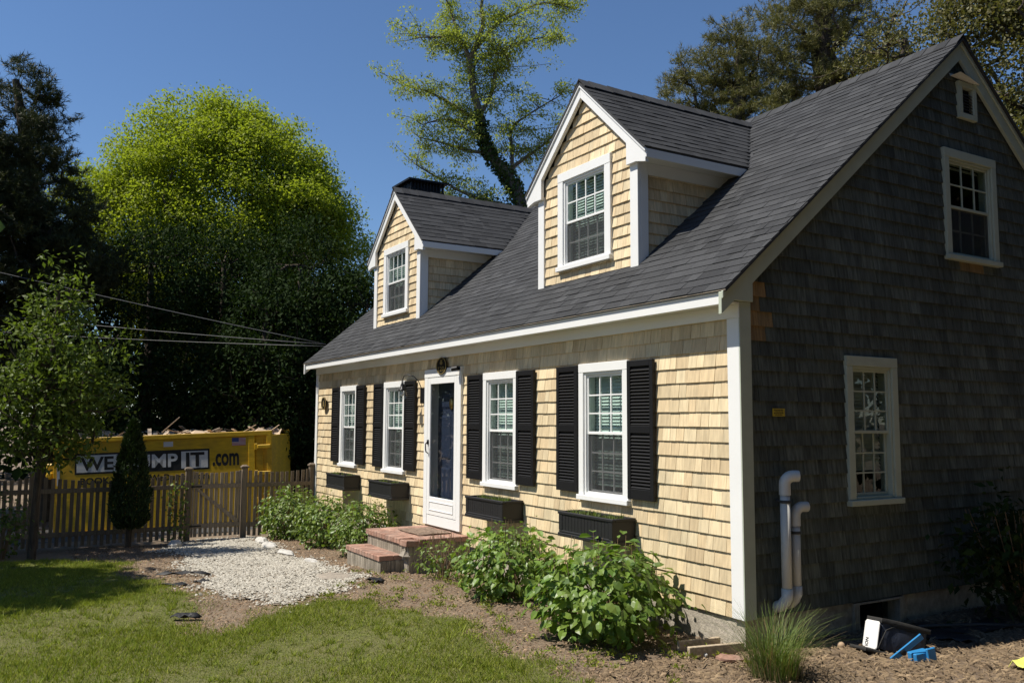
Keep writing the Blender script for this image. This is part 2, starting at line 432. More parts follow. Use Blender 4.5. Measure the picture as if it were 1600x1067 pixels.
# ------------------------------------------------------------------ the house: shell
HL, HD, RZ = -11.63, 6.88, 5.816
SL = 0.8456
def roofz(y): return 2.907 + SL*y if y <= HD/2 else 2.907 + SL*(HD-y)
house = thing('shingled_house', 'cape cod house with new cedar front, dark roof, two dormers and weathered grey gable', 'house', (HL/2, HD/2, -0.45))
WX = {'w1': -10.166, 'w2': -8.037, 'w3': -4.613, 'w4': -2.415}
WW, ZS, ZH = 0.868, 0.691, 2.173
FRONT = frame((0, -0.0, 0), (1, 0, 0), (0, 0, 1), (0, -1, 0))          # u = x, v = z, n = -y
GABLE = frame((0, 0, 0), (0, 1, 0), (0, 0, 1), (1, 0, 0))              # u = y, v = z, n = +x
front_open = [(x, x+WW, ZS, ZH) for x in WX.values()] + [(-6.416, -5.232, -0.02, 2.30)]
gable_open = [(1.389, 2.162, 0.754, 2.183), (3.105, 4.089, 3.294, 4.529), (3.43, 3.76, 4.92, 5.34)]

def wall_panel(mb, u0, u1, v0, v1, rects, n0, n1, inset=0.07):
    rs = [(a+inset, b-inset, c+inset, d-inset) for a, b, c, d in rects]
    us = sorted({u0, u1, *[r[0] for r in rs], *[r[1] for r in rs]}); vs = sorted({v0, v1, *[r[2] for r in rs], *[r[3] for r in rs]})
    us = [u for u in us if u0 <= u <= u1]; vs = [v for v in vs if v0 <= v <= v1]
    for i in range(len(us)-1):
        for j in range(len(vs)-1):
            cu, cv = (us[i]+us[i+1])/2, (vs[j]+vs[j+1])/2
            if any(a < cu < b and c < cv < d for a, b, c, d in rs): continue
            mb.box(us[i], us[i+1], vs[j], vs[j+1], n0, n1)
mb = MB(FRONT); wall_panel(mb, HL+0.02, -0.02, -0.145, 2.62, front_open, -0.12, -0.03)
front_wall = mb.build('front_wall', M['inside'], house)
mb = MB(GABLE); wall_panel(mb, 0.125, HD-0.03, -0.14, 2.62, gable_open[:1], -0.12, -0.03)
# triangular upper gable, sliced in columns so that the two openings stay open
def gable_slices(mb, rects, n0, n1, inset=0.07):
    rs = [(a+inset, b-inset, c+inset, d-inset) for a, b, c, d in rects]
    us = sorted({0.0, HD/2, HD, *[r[0] for r in rs], *[r[1] for r in rs]})
    for a, b in zip(us[:-1], us[1:]):
        cu = (a+b)/2
        za, zb = roofz(a)-0.05, roofz(b)-0.05
        cuts = sorted([(c, d) for q, w, c, d in rs if q < cu < w])
        lo = 2.62
        for c, d in cuts:
            mb.prism([(a, lo), (b, lo), (b, c), (a, c)], n0, n1); lo = d
        mb.prism([(a, lo), (b, lo), (b, max(zb, lo+0.001)), (a, max(za, lo+0.001))], n0, n1)
gable_slices(mb, gable_open[1:], -0.12, -0.03)
gable_wall = mb.build('gable_wall', M['inside'], house)
mb = MB()
mb.box(HL, 0, HD-0.1, HD, -0.145, 2.62)
mb.build('back_wall', M['weathered'], house)
mb = MB(frame((HL, 0, 0), (0, 1, 0), (0, 0, 1), (1, 0, 0)))
mb.prism([(0.021, -0.145), (HD-0.11, -0.145), (HD-0.11, 2.62), (HD/2, RZ-0.06), (0.021, 2.62)], 0.0, 0.1)
mb.build('far_gable_wall', M['weathered'], house)
# foundation, with the hatch opening on the gable side
mb = MB()
mb.box(HL+0.03, -0.03, 0.03, 0.25, -1.2, -0.146)
mb.box(HL+0.03, -0.03, HD-0.25, HD-0.03, -1.2, -0.146)
mb.box(HL+0.03, HL+0.25, 0.251, HD-0.251, -1.2, -0.146)
mb.box(-0.25, -0.03, 0.251, 1.42, -1.2, -0.146)
mb.box(-0.25, -0.03, 2.17, HD-0.251, -1.2, -0.146)
mb.build('foundation', M['concrete'], house)
mb = MB(GABLE); mb.prism([(1.42, -0.6), (1.49, -0.6), (1.49, -0.165), (2.09, -0.165), (2.09, -0.6), (2.16, -0.6), (2.16, -0.147), (1.42, -0.147)], -0.14, 0.005)
hatch = mb.build('basement_window', M['grey_brick'], house)
mb = MB(GABLE); mb.box(1.4905, 2.0895, -0.6, -0.1655, -0.135, -0.13)
mb.build('pane', M['old_glass'], hatch)

# ------------------------------------------------------------------ wall shingles
WEDGE_V = [(0, 0, 0.0125), (1, 0, 0.0125), (1, 1, 0.0), (0, 1, 0.0), (0, 0, 0.027), (1, 0, 0.027), (1, 1, 0.008), (0, 1, 0.008)]
WEDGE_F = BOXF

def course_spans(u0, u1, z, e, rects):
    """list of (ua, ub, za, zb) pieces of one course once the openings are cut out"""
    spans = [(u0, u1, z, z+e)]
    for a, b, c, d in rects:
        a2, b2, c2, d2 = a+0.05, b-0.05, c+0.045, d-0.045
        out = []
        for ua, ub, za, zb in spans:
            if ub <= a2 or ua >= b2 or zb <= c2 or za >= d2: out.append((ua, ub, za, zb)); continue
            if ua < a2: out.append((ua, a2, za, zb))
            if ub > b2: out.append((b2, ub, za, zb))
            m0, m1 = max(ua, a2), min(ub, b2)
            if za < c2-0.02: out.append((m0, m1, za, c2))
            if zb > d2+0.02: out.append((m0, m1, d2, zb))
        spans = out
    return spans

def shingle_mats(Mx, spans, e, wmin=0.085, wmax=0.20, n0=-0.03, jit=0.0015, full=1.22):
    res = []
    for ua, ub, za, zb in spans:
        u = ua
        while u < ub-0.005:
            w = random.uniform(wmin, wmax)
            if ub-(u+w) < 0.05: w = ub-u
            h = (zb-za)*(full if zb-za > 0.9*e else 1.0)
            j = random.uniform(-jit, jit)
            L = np.array([[w-0.0035, 0, 0, u+0.0015], [0, h-j, 0, za+j], [0, 0, random.uniform(0.9, 1.12), n0], [0, 0, 0, 1]])
            res.append(Mx @ L)
            u += w
    return res

mats = []
e = (2.181+0.145)/17
for k in range(21):
    z = -0.145+k*e
    if z > 2.46: break
    mats += shingle_mats(FRONT, course_spans(HL+0.10, -0.138, z, e, front_open), e)
pieces('cedar_shingle', WEDGE_V, WEDGE_F, mats, M['cedar'], front_wall, 300)

mats = []
patch = []
e = 0.1333
for k in range(48):
    z = -0.135+k*e
    zm = z+e
    if z > RZ-0.2: break
    y0 = 0.125 if zm < 2.62 else max(0.125, (z+e*1.22+0.045-2.907)/SL)
    y1 = HD-0.06 if zm < 2.62 else min(HD-0.06, HD-((z+e*1.22+0.045-2.907)/SL))
    if y1-y0 < 0.1: continue
    sp = course_spans(y0, y1, z, e, gable_open)
    # a few new cedar shingles were let in by the corner and under the upper window
    cut = {2.53: 0.0}
    m_ = shingle_mats(GABLE, sp, e, 0.09, 0.22)
    for q in m_:
        yy, zz = q[1, 3], q[2, 3]
        near = (2.18 < zz < 2.75 and yy < 0.14+0.16*(k % 2)) or (3.14 < zz < 3.27 and 3.2 < yy < 3.75)
        (patch if near else mats).append(q)
pieces('weathered_shingle', WEDGE_V, WEDGE_F, mats, M['weathered'], gable_wall, 300)
pieces('replacement_shingle', WEDGE_V, WEDGE_F, patch, M['shaded_cedar'], gable_wall, 60)

# ------------------------------------------------------------------ house trim
mb = MB()
mb.box(-0.144, 0.0, -0.012, 0.02, -0.145, 2.455)
mb.build('corner_board', M['white'], house, bevel=0.003)
mb = MB(); mb.box(0.0005, 0.012, -0.0115, 0.128, -0.145, 2.595)
mb.build('corner_board', M['shaded_white'], house, bevel=0.002)
mb = MB()
mb.box(HL-0.012, HL+0.11, -0.012, 0.02, -0.145, 2.455)
mb.build('corner_board', M['white'], house, bevel=0.003)
mb = MB(); mb.box(HL-0.01, 0.0115, -0.02, 0.012, 2.4555, 2.575)
mb.build('frieze_board', M['white'], house, bevel=0.003)
mb = MB(); mb.box(HL-0.05, 0.0115, -0.2095, 0.0, 2.5755, 2.59)
mb.build('soffit', M['white'], house)
mb = MB(); mb.box(HL-0.09, 0.045, -0.235, -0.21, 2.556, 2.672)
fascia = mb.build('fascia_board', M['white'], house, bevel=0.003)
mb = MB(); mb.box(HL-0.09, 0.045, -0.242, -0.2353, 2.648, 2.672)
mb.build('eave_moulding', M['white'], house, bevel=0.006)
mb = MB(); mb.box(HL-0.10, 0.10, -0.262, -0.2465, 2.668, 2.674)
mb.build('drip_edge', M['mortar'], house)
# rake boards of the near gable, the front one with its return over the corner
def rk(y, d): return roofz(y)-d
mb = MB(GABLE)
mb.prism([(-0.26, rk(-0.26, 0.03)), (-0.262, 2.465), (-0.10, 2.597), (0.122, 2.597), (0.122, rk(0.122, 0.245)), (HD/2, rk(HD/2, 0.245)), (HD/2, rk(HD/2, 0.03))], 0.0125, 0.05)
mb.build('rake_board', M['shaded_white'], house, bevel=0.003)
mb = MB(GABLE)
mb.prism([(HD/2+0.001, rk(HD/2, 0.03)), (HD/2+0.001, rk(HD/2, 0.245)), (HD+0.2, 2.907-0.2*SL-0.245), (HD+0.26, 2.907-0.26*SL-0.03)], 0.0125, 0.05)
mb.build('rake_board', M['shaded_white'], house, bevel=0.003)
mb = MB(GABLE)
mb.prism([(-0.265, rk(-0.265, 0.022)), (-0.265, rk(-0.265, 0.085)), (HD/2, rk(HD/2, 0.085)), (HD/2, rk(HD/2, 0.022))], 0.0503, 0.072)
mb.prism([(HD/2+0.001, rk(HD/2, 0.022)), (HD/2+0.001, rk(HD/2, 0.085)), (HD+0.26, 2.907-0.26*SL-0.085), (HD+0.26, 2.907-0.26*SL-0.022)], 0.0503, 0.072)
mb.build('rake_moulding', M['shaded_white'], house, bevel=0.004)
mb = MB(frame((HL, 0, 0), (0, 1, 0), (0, 0, 1), (1, 0, 0)))
mb.prism([(-0.262, rk(-0.26, 0.03)), (-0.262, 2.465), (-0.10, 2.597), (0.122, 2.597), (0.122, rk(0.122, 0.245)), (HD/2, rk(HD/2, 0.245)), (HD/2, rk(HD/2, 0.03))], -0.06, -0.0125)
mb.build('rake_board', M['white'], house, bevel=0.003)

# ------------------------------------------------------------------ roof
nrm = math.hypot(1, SL)
ROOF = frame((0, -0.260, roofz(-0.260)-0.012), (1, 0, 0), (0, 1/nrm, SL/nrm), (0, -SL/nrm, 1/nrm))
slen = (HD/2+0.260)*nrm
DORM = [-8.62, -2.90]           # dormer centre lines
DW, DFY, DPK, DSL = 1.01, 0.42, 5.68, 0.927
DHW = 1.235
DEZ = DPK-DHW*DSL               # roof top at dormer eave
mb = MB(ROOF)
mb.prism([(HL-0.10, 0.0), (0.10, 0.0), (0.10, slen), (HL-0.10, slen)], -0.02, 0.0)
mb.M = ID
mb.add([(HL-0.1, HD/2+0.001, RZ-0.01), (0.1, HD/2+0.001, RZ-0.01), (0.1, HD+0.285, roofz(HD+0.285)), (HL-0.1, HD+0.285, roofz(HD+0.285)), (HL-0.1, HD/2+0.001, RZ-0.04), (0.1, HD/2+0.001, RZ-0.04), (0.1, HD+0.285, roofz(HD+0.285)-0.03), (HL-0.1, HD+0.285, roofz(HD+0.285)-0.03)], BOXF)
roof = mb.build('roof', M['roofing'], house)
TAB_V = [(0, 0, 0.0), (1, 0, 0.0), (1, 1, 0.0), (0, 1, 0.0), (0, 0, 1.0), (1, 0, 1.0), (1, 1, 0.25), (0, 1, 0.25)]
rmats = []
def tabs(Mx, s_len, urange, keep, e=0.128):
    k = 0; s = 0.0
    while s < s_len-0.02:
        u0, u1 = urange(s)
        u = u0-random.uniform(0, 0.1)
        while u < u1:
            w = random.choice([0.11, 0.16, 0.2, 0.25, 0.3])*random.uniform(0.85, 1.1)
            a, b = max(u, u0), min(u+w, u1)
            if b-a > 0.02 and keep((a+b)/2, s):
                t = random.choice([0.010, 0.010, 0.010, 0.0135])
                h = min(e*1.22, s_len-s)
                jit = random.uniform(-0.002, 0.002)
                rmats.append(Mx @ np.array([[b-a-0.003, 0, 0, a], [0, h, 0, s+jit], [0, 0, t, 0.001+random.uniform(0, 0.001)], [0, 0, 0, 1]]))
            u += w
        s += e; k += 1
def keep_main(u, s):
    y = -0.260+s/nrm
    for c in DORM:
        if abs(u-c) < DW-0.08 and y > DFY+0.05:
            ztop = DPK-abs(u-c)*DSL
            if roofz(y) < ztop-0.08: return False
    return True
tabs(ROOF, slen, lambda s: (HL-0.10, 0.10), keep_main)
dnr = math.hypot(1, DSL)
def dormer_frame(c, side):
    # u = y (front to back), v = up the slope from the eave, n = outward
    v = (-side/dnr, 0, DSL/dnr); n = (side*DSL/dnr, 0, 1/dnr)
    return frame((c+side*DHW, 0, DEZ-0.010), (0, 1, 0), v, n)
DY0 = 0.335
for c in DORM:
    for side in (1, -1):
        sl = DHW*dnr
        tabs(dormer_frame(c, side), sl, lambda s: (DY0, (DEZ+s*DSL/dnr-2.907)/SL+0.04), lambda u, s: True)
pieces('roof_shingle', TAB_V, BOXF, rmats, M['roofing'], roof, 300)
# ridge caps
caps = []
def ridge_caps(p0, p1, slope, step=0.145):
    p0, p1 = np.array(p0, float), np.array(p1, float)
    d = p1-p0; Ln = np.linalg.norm(d); d /= Ln
    side = np.cross(d, [0, 0, 1.0]); k = int(Ln/step)
    up = np.array([0, 0, 1.0])
    for i in range(k):
        o = p0+d*(i*step)
        caps.append(np.array([[d[0]*step*1.15, side[0], 0, o[0]], [d[1]*step*1.15, side[1], 0, o[1]], [d[2]*step*1.15, side[2], 1.0, o[2]+0.004*(i % 2)+0.004], [0, 0, 0, 1]]))
def cap_unit(slope):
    w = 0.13
    return [(0, -w, -w*slope), (0, 0, 0.016), (0, w, -w*slope), (1, -w, -w*slope), (1, 0, 0.016), (1, w, -w*slope), (0, -w, -w*slope+0.014), (0, 0, 0.03), (0, w, -w*slope+0.014), (1, -w, -w*slope+0.008), (1, 0, 0.024), (1, w, -w*slope+0.008)]
CAPF = [(0, 1, 4, 3), (1, 2, 5, 4), (6, 9, 10, 7), (7, 10, 11, 8), (0, 6, 7, 1), (1, 7, 8, 2), (3, 4, 10, 9), (4, 5, 11, 10), (0, 3, 9, 6), (2, 8, 11, 5)]
ridge_caps((0.1, HD/2, RZ), (HL-0.1, HD/2, RZ), SL)
for c in DORM: ridge_caps((c, DY0, DPK), (c, (DPK-2.907)/SL-0.02, DPK), DSL)
pieces('ridge_cap', cap_unit(SL), CAPF, caps, M['roofing'], roof, 300)

# ------------------------------------------------------------------ windows
CUBE_V = [(0, 0, 0), (1, 0, 0), (1, 1, 0), (0, 1, 0), (0, 0, 1), (1, 0, 1), (1, 1, 1), (0, 1, 1)]
GLASS_ME = {}
def cube_obj(name, Mx, x0, x1, y0, y1, z0, z1, material, parent):
    key = (name, material.name)
    if key not in GLASS_ME: GLASS_ME[key] = new_mesh(name, CUBE_V, BOXF, material)
    o = bpy.data.objects.new(name, GLASS_ME[key]); COL.objects.link(o); o.parent = parent
    L = np.array([[x1-x0, 0, 0, x0], [0, y1-y0, 0, y0], [0, 0, z1-z0, z0], [0, 0, 0, 1.0]])
    o.matrix_basis = Matrix((Mx @ L).tolist())
    return o

def make_window(Mx, u0, v0, w, h, cols, rows, white, glass, label, casing=0.088, head=0.098, sill=0.055, screen=True, blind=1.0, upper_open=0.0, blind_low=True):
    L = Mx @ frame((u0, v0, 0), (1, 0, 0), (0, 1, 0), (0, 0, 1))
    mb = MB(L)
    mb.box(0, casing, sill, h-head, -0.03, 0.022)
    mb.box(w-casing, w, sill, h-head, -0.03, 0.022)
    mb.box(0, w, h-head+0.0003, h, -0.03, 0.024)
    win = mb.build('window', white, house, bevel=0.004, label=label)
    mb = MB(L); mb.box(-0.012, w+0.012, 0, sill-0.0003, -0.03, 0.05)
    mb.build('sill', white, win, bevel=0.005)
    # inner frame ring
    a0, a1, b0, b1 = casing+0.0003, w-casing-0.0003, sill, h-head
    r = 0.026
    mb = MB(L)
    mb.box(a0, a0+r, b0, b1, -0.13, 0.004); mb.box(a1-r, a1, b0, b1, -0.13, 0.004)
    mb.box(a0+r, a1-r, b1-r, b1, -0.13, 0.004); mb.box(a0+r, a1-r, b0, b0+r, -0.13, 0.004)
    mb.build('frame', white, win, bevel=0.003)
    x0, x1, y0, y1 = a0+r+0.0003, a1-r-0.0003, b0+r+0.0003, b1-r-0.0003
    ym = (y0+y1)/2
    def sash(ya, yb, n0, n1, st, mn):
        mb = MB(L)
        mb.box(x0, x0+st, ya, yb, n0, n1); mb.box(x1-st, x1, ya, yb, n0, n1)
        mb.box(x0+st, x1-st, ya, ya+st*1.15, n0, n1); mb.box(x0+st, x1-st, yb-st, yb, n0, n1)
        sh = mb.build('sash', white, win, bevel=0.003)
        gx0, gx1, gy0, gy1 = x0+st, x1-st, ya+st*1.15, yb-st
        m = (n0+n1)/2
        mw = 0.015
        mb = MB(L)
        for i in range(1, cols):
            c = gx0+(gx1-gx0)*i/cols; mb.box(c-mw/2, c+mw/2, gy0, gy1, m-0.009+mn, m+0.008+mn)
        for j in range(1, rows):
            c = gy0+(gy1-gy0)*j/rows; mb.box(gx0, gx1, c-mw/2, c+mw/2, m-0.008+mn, m+0.0085+mn)
        mb.build('muntins', white, win)
        for i in range(cols):
            for j in range(rows):
                p0 = gx0+(gx1-gx0)*i/cols; p1 = gx0+(gx1-gx0)*(i+1)/cols; q0 = gy0+(gy1-gy0)*j/rows; q1 = gy0+(gy1-gy0)*(j+1)/rows
                cube_obj('pane', L, p0, p1, q0, q1, m-0.002-0.0, m+0.001, glass, win)
    sash(ym-0.01, y1, -0.045, -0.016, 0.026, 0.0)
    sash(y0, ym+0.018, -0.078, -0.050, 0.028, 0.0)
    if screen:
        mb = MB(L)
        s = 0.012
        mb.box(x0, x0+s, y0, ym-0.0105, -0.044, -0.018); mb.box(x1-s, x1, y0, ym-0.0105, -0.044, -0.018)
        mb.box(x0+s, x1-s, y0, y0+s, -0.044, -0.018)
        mb.build('screen_frame', white, win)
        cube_obj('insect_screen', L, x0+s, x1-s, y0+s, ym-0.011, -0.0305, -0.030, M['screen'], win)
    # venetian blind on its cords
    mb = MB(L)
    yb = y1-(y1-y0)*blind
    y = y1-0.03
    while y > yb:
        mb.add([(x0+0.01, y-0.017, -0.120), (x1-0.01, y-0.017, -0.120), (x1-0.01, y+0.019, -0.142), (x0+0.01, y+0.019, -0.142), (x0+0.01, y-0.0155, -0.118), (x1-0.01, y-0.0155, -0.118), (x1-0.01, y+0.0205, -0.140), (x0+0.01, y+0.0205, -0.140)], BOXF)
        y -= 0.036
    for f in (0.2, 0.8):
        c = x0+(x1-x0)*f; mb.box(c-0.002, c+0.002, yb, y1, -0.118, -0.116)
    mb.build('blind', M['blind'], win)
    mb = MB(L); mb.box(x0-0.2, x1+0.2, y0-0.2, y1+0.2, -0.62, -0.60)
    mb.build('room_shade', M['inside'], win)
    return win

FW = {'w1': 'front window farthest from the corner by the house plaque', 'w2': 'front window beside the wall lantern', 'w3': 'front window just right of the door', 'w4': 'front window nearest the white corner board'}
for k, x in WX.items():
    make_window(FRONT, x, ZS, WW, ZH-ZS, 3, 3, M['white'], M['glass'], FW[k], blind={'w1': 0.97, 'w2': 0.95, 'w3': 0.97, 'w4': 0.95}[k])
make_window(GABLE, 1.389, 0.754, 0.773, 2.183-0.754, 3, 3, M['shaded_white'], M['old_glass'], 'lower window in the shaded grey gable', screen=False, blind=0.8)
make_window(GABLE, 3.105, 3.294, 0.984, 4.529-3.294, 3, 2, M['shaded_white'], M['old_glass'], 'upper window in the shaded grey gable', blind=0.05, screen=True)
# attic louvre with its bent flashing
mb = MB(GABLE)
a, b, c, d = gable_open[2]
mb.box(a, a+0.06, c+0.06, d-0.06, -0.03, 0.03); mb.box(b-0.06, b, c+0.06, d-0.06, -0.03, 0.03); mb.box(a, b, c, c+0.0597, -0.03, 0.03); mb.box(a, b, d-0.0597, d, -0.03, 0.03)
vent = mb.build('attic_vent', M['shaded_white'], house, bevel=0.003)
for i in range(7):
    y = c+0.07+i*0.034
    mb = MB(GABLE); mb.add([(a+0.06, y, 0.012), (b-0.06, y, 0.012), (b-0.06, y+0.03, -0.02), (a+0.06, y+0.03, -0.02), (a+0.06, y+0.006, 0.014), (b-0.06, y+0.006, 0.014), (b-0.06, y+0.036, -0.018), (a+0.06, y+0.036, -0.018)], BOXF)
    mb.build('louvre', M['inside'], vent)
mb = MB(GABLE); mb.box(a, b, c, d, -0.08, -0.07); mb.build('backing', M['inside'], vent)
mb = MB(GABLE)
mb.add([(a-0.12, d+0.03, 0.005), (b+0.02, d-0.0, 0.035), (b+0.02, d+0.02, -0.02), (a-0.12, d+0.065, -0.01), (a-0.12, d+0.035, 0.125), (a+0.09, d+0.02, 0.105), (b+0.02, d+0.005, 0.06)], [(0, 1, 2, 3), (0, 4, 5, 6, 1), (3, 5, 4, 0), (2, 6, 5, 3)])
mb.build('flashing', M['white'], vent)

# ------------------------------------------------------------------ dormers
for di, c in enumerate(DORM):
    Fd = frame((c, DFY, 0), (1, 0, 0), (0, 0, 1), (0, -1, 0))
    zb = roofz(DFY)
    wopen = (-0.555, 0.535, 3.40, 4.655)
    mb = MB(Fd)
    ins = 0.07
    wl, wr, wb_, wt = wopen[0]+ins, wopen[1]-ins, wopen[2]+ins, wopen[3]-ins
    zt = lambda u: DPK-abs(u)*DSL-0.07
    mb.prism([(-DW, zb-0.3), (wl, zb-0.3), (wl, zt(wl)), (-DW, zt(DW))], -0.12, -0.03)
    mb.prism([(wr, zb-0.3), (DW, zb-0.3), (DW, zt(DW)), (wr, zt(wr))], -0.12, -0.03)
    mb.prism([(wl, zb-0.3), (wr, zb-0.3), (wr, wb_), (wl, wb_)], -0.12, -0.03)
    mb.prism([(wl, wt), (wr, wt), (wr, zt(wr)), (0, zt(0)), (wl, zt(wl))], -0.12, -0.03)
    # cheeks
    yend = (DEZ-2.907)/SL
    for s in (1, -1):
        x0, x1 = sorted((c+s*DW, c+s*(DW-0.09)))
        mb.M = frame((x0, 0, 0), (0, 1, 0), (0, 0, 1), (1, 0, 0))
        mb.prism([(DFY+0.125, roofz(DFY)-0.3), (yend+0.2, roofz(yend+0.2)-0.3), (yend+0.2, DEZ-0.0), (DFY+0.125, DEZ-0.0)], 0.02 if s < 0 else 0.0, 0.09 if s < 0 else 0.07)
    dorm = mb.build('dormer', M['inside'], house, label='dormer farther from the gable, chimney cap behind it' if di == 0 else 'dormer nearer the shaded gable')
    # roof deck of the dormer
    mb = MB()
    for s in (1, -1):
        mb.M = dormer_frame(c, s)
        sl = DHW*dnr
        yr = (DPK-2.907)/SL
        mb.prism([(DY0, 0), (yend+0.05, 0), (yr+0.05, sl), (DY0, sl)] if s > 0 else [(DY0, 0), (DY0, sl), (yr+0.05, sl), (yend+0.05, 0)], -0.022, 0.0)
    mb.build('dormer_deck', M['roofing'], dorm)
    # face shingles
    mats = []
    e = 0.1285
    for k in range(24):
        z = 3.252+k*e
        if z > DPK-0.35: break
        half = DW-0.12
        zz = z+e*0.5
        lim = (DPK-zz-0.20)/DSL
        half = min(half, lim)
        if half < 0.03: continue
        mats += shingle_mats(Fd, course_spans(-half, half, z, e, [wopen]), e, 0.08, 0.17, full=1.1)
    pieces('face_shingle', WEDGE_V, WEDGE_F, mats, M['cedar'], dorm, 300)
    # cheek shingles
    for s in (1, -1):
        Fs = frame((c+s*DW, 0, 0), (0, s, 0), (0, 0, 1), (s, 0, 0))
        mats = []
        for k in range(12):
            z = 3.252+k*e
            if z > DEZ-0.12: break
            ya, yb = DFY+0.11, (z+e-2.907)/SL+0.05
            sp = [(ya, min(yb, yend+0.1), z, z+e)] if s > 0 else [(-min(yb, yend+0.1), -ya, z, z+e)]
            mats += shingle_mats(Fs, sp, e, 0.08, 0.17)
        pieces('cheek_shingle', WEDGE_V, WEDGE_F, mats, M['cedar'], dorm, 200 if s > 0 else 60)
    # corner boards
    for s in (1, -1):
        mb = MB(Fd)
        u0, u1 = sorted((s*(DW+0.012), s*(DW-0.125)))
        mb.prism([(u0, zb-0.05), (u1, zb-0.05), (u1, DEZ-0.10), (u0, DEZ-0.10)], -0.03, 0.012)
        u0, u1 = sorted((s*(DW+0.012), s*(DW-0.02)))
        mb.M = frame((c+u0, 0, 0), (0, 1, 0), (0, 0, 1), (1, 0, 0))
        mb.prism([(DFY+0.0305, roofz(DFY)-0.05), (DFY+0.14, roofz(DFY+0.14)-0.05), (DFY+0.14, DEZ-0.10), (DFY+0.0305, DEZ-0.10)], 0, u1-u0)
        mb.build('corner_board', M['white'], dorm, bevel=0.003)
        # rake board with plumb end
        mb = MB(Fd)
        q = lambda u, d: (s*u, DPK-u*DSL-d)
        pl = [q(0, 0.025), q(DHW-0.02, 0.025), q(DHW-0.02, 0.19), (s*(DW+0.04), DEZ-0.13), (s*(DW-0.13), DEZ-0.13), q(DW-0.13, 0.205), q(0, 0.205)]
        if s < 0: pl = pl[::-1]
        mb.prism(pl, 0.0125, 0.06)
        mb.build('rake_board', M['white'], dorm, bevel=0.003)
        mb = MB(Fd)
        pl = [q(0, 0.018), q(DHW-0.005, 0.018), q(DHW-0.005, 0.075), q(0, 0.075)]
        if s < 0: pl = pl[::-1]
        mb.prism(pl, 0.0603, 0.078)
        mb.build('rake_moulding', M['white'], dorm, bevel=0.004)
        # eave fascia, soffit and frieze
        mb = MB()
        xa, xb = sorted((c+s*(DHW-0.022), c+s*(DHW-0.002)))
        mb.box(xa, xb, DFY-0.0595, yend+0.06, DEZ-0.125, DEZ-0.025)
        mb.build('fascia_board', M['white'], dorm, bevel=0.003)
        mb = MB()
        xa, xb = sorted((c+s*(DHW-0.0225), c+s*(DW-0.02)))
        mb.box(xa, xb, DFY-0.012, yend+0.05, DEZ-0.105, DEZ-0.09)
        mb.build('soffit', M['white'], dorm)
        mb = MB()
        xa, xb = sorted((c+s*(DW-0.01), c+s*(DW+0.010)))
        mb.box(xa, xb, DFY+0.1405, yend+0.05, DEZ-0.24, DEZ-0.1055)
        mb.build('frieze_board', M['white'], dorm)
    make_window(Fd, wopen[0], wopen[2], wopen[1]-wopen[0], wopen[3]-wopen[2], 4, 2, M['white'], M['glass'], 'window in the farther dormer' if di == 0 else 'window in the nearer dormer', casing=0.115, head=0.115, sill=0.06)

# ------------------------------------------------------------------ chimney
mb = MB(); mb.box(-10.75, -10.1, 1.35, 2.0, 4.0, 6.12)
chim = mb.build('chimney', M['brick'], house)
mb = MB()
mb.box(-10.80, -10.05, 1.30, 2.05, 6.121, 6.16)
for i in range(11):
    t = i/10
    y = 1.33+0.69*t
    mb.box(-10.075, -10.06, y-0.012, y+0.012, 6.16, 6.33); mb.box(-10.79, -10.775, y-0.012, y+0.012, 6.16, 6.33)
    x = -10.78+0.71*t
    mb.box(x-0.012, x+0.012, 1.305, 1.32, 6.16, 6.33); mb.box(x-0.012, x+0.012, 2.03, 2.045, 6.16, 6.33)
mb.box(-10.72, -10.12, 1.38, 1.98, 6.16, 6.33)
mb.box(-10.86, -9.99, 1.24, 2.11, 6.331, 6.37)
mb.build('chimney_cap', M['metal_black'], chim)

# ------------------------------------------------------------------ door
mb = MB(FRONT)
dl, dr = -6.416, -5.232
mb.box(dl, dl+0.115, 0.02, 2.18, -0.03, 0.03); mb.box(dr-0.115, dr, 0.02, 2.18, -0.03, 0.03)
mb.box(dl, dr, 2.1803, 2.30, -0.03, 0.034)
mb.box(dl+0.115, dr-0.115, 0.02, 0.165, -0.03, 0.022)
mb.build('door_casing', M['white'], house, bevel=0.004)
x0, x1 = dl+0.118, dr-0.118
mb = MB(FRONT)
mb.box(x0, x0+0.085, 0.17, 2.175, 0.0, 0.028); mb.box(x1-0.085, x1, 0.17, 2.175, 0.0, 0.028)
mb.box(x0+0.085, x1-0.085, 2.08, 2.175, 0.0, 0.028); mb.box(x0+0.085, x1-0.085, 0.17, 0.43, 0.0, 0.028)
storm = mb.build('storm_door', M['white'], house, bevel=0.004)
mb = MB(FRONT)
mb.box(x0+0.10, x1-0.10, 0.235, 0.25, 0.0283, 0.036); mb.box(x0+0.10, x1-0.10, 0.355, 0.37, 0.0283, 0.036)
mb.box(x0+0.085, x0+0.1, 0.235, 0.37, 0.0283, 0.036); mb.box(x1-0.1, x1-0.085, 0.235, 0.37, 0.0283, 0.036)
mb.build('kick_panel', M['white'], storm, bevel=0.003)
cube_obj('pane', FRONT, x0+0.085, x1-0.085, 0.43, 2.08, 0.012, 0.015, M['storm_glass'], storm)
mb = MB(FRONT)
hx = x0+0.035
mb.tube([(hx, 1.06, 0.03), (hx+0.012, 1.08, 0.07), (hx+0.015, 1.14, 0.08), (hx+0.006, 1.20, 0.075), (hx-0.002, 1.235, 0.03)], 0.009, 8)
mb.box(hx-0.018, hx+0.02, 1.19, 1.26, 0.028, 0.045)
mb.build('handle', M['metal_black'], storm, smooth=True)
mb = MB(FRONT); mb.box(x0, x1, 0.05, 2.15, -0.19, -0.15)
door = mb.build('front_door', M['navy'], house)
mb = MB(FRONT)
mid = (x0+x1)/2
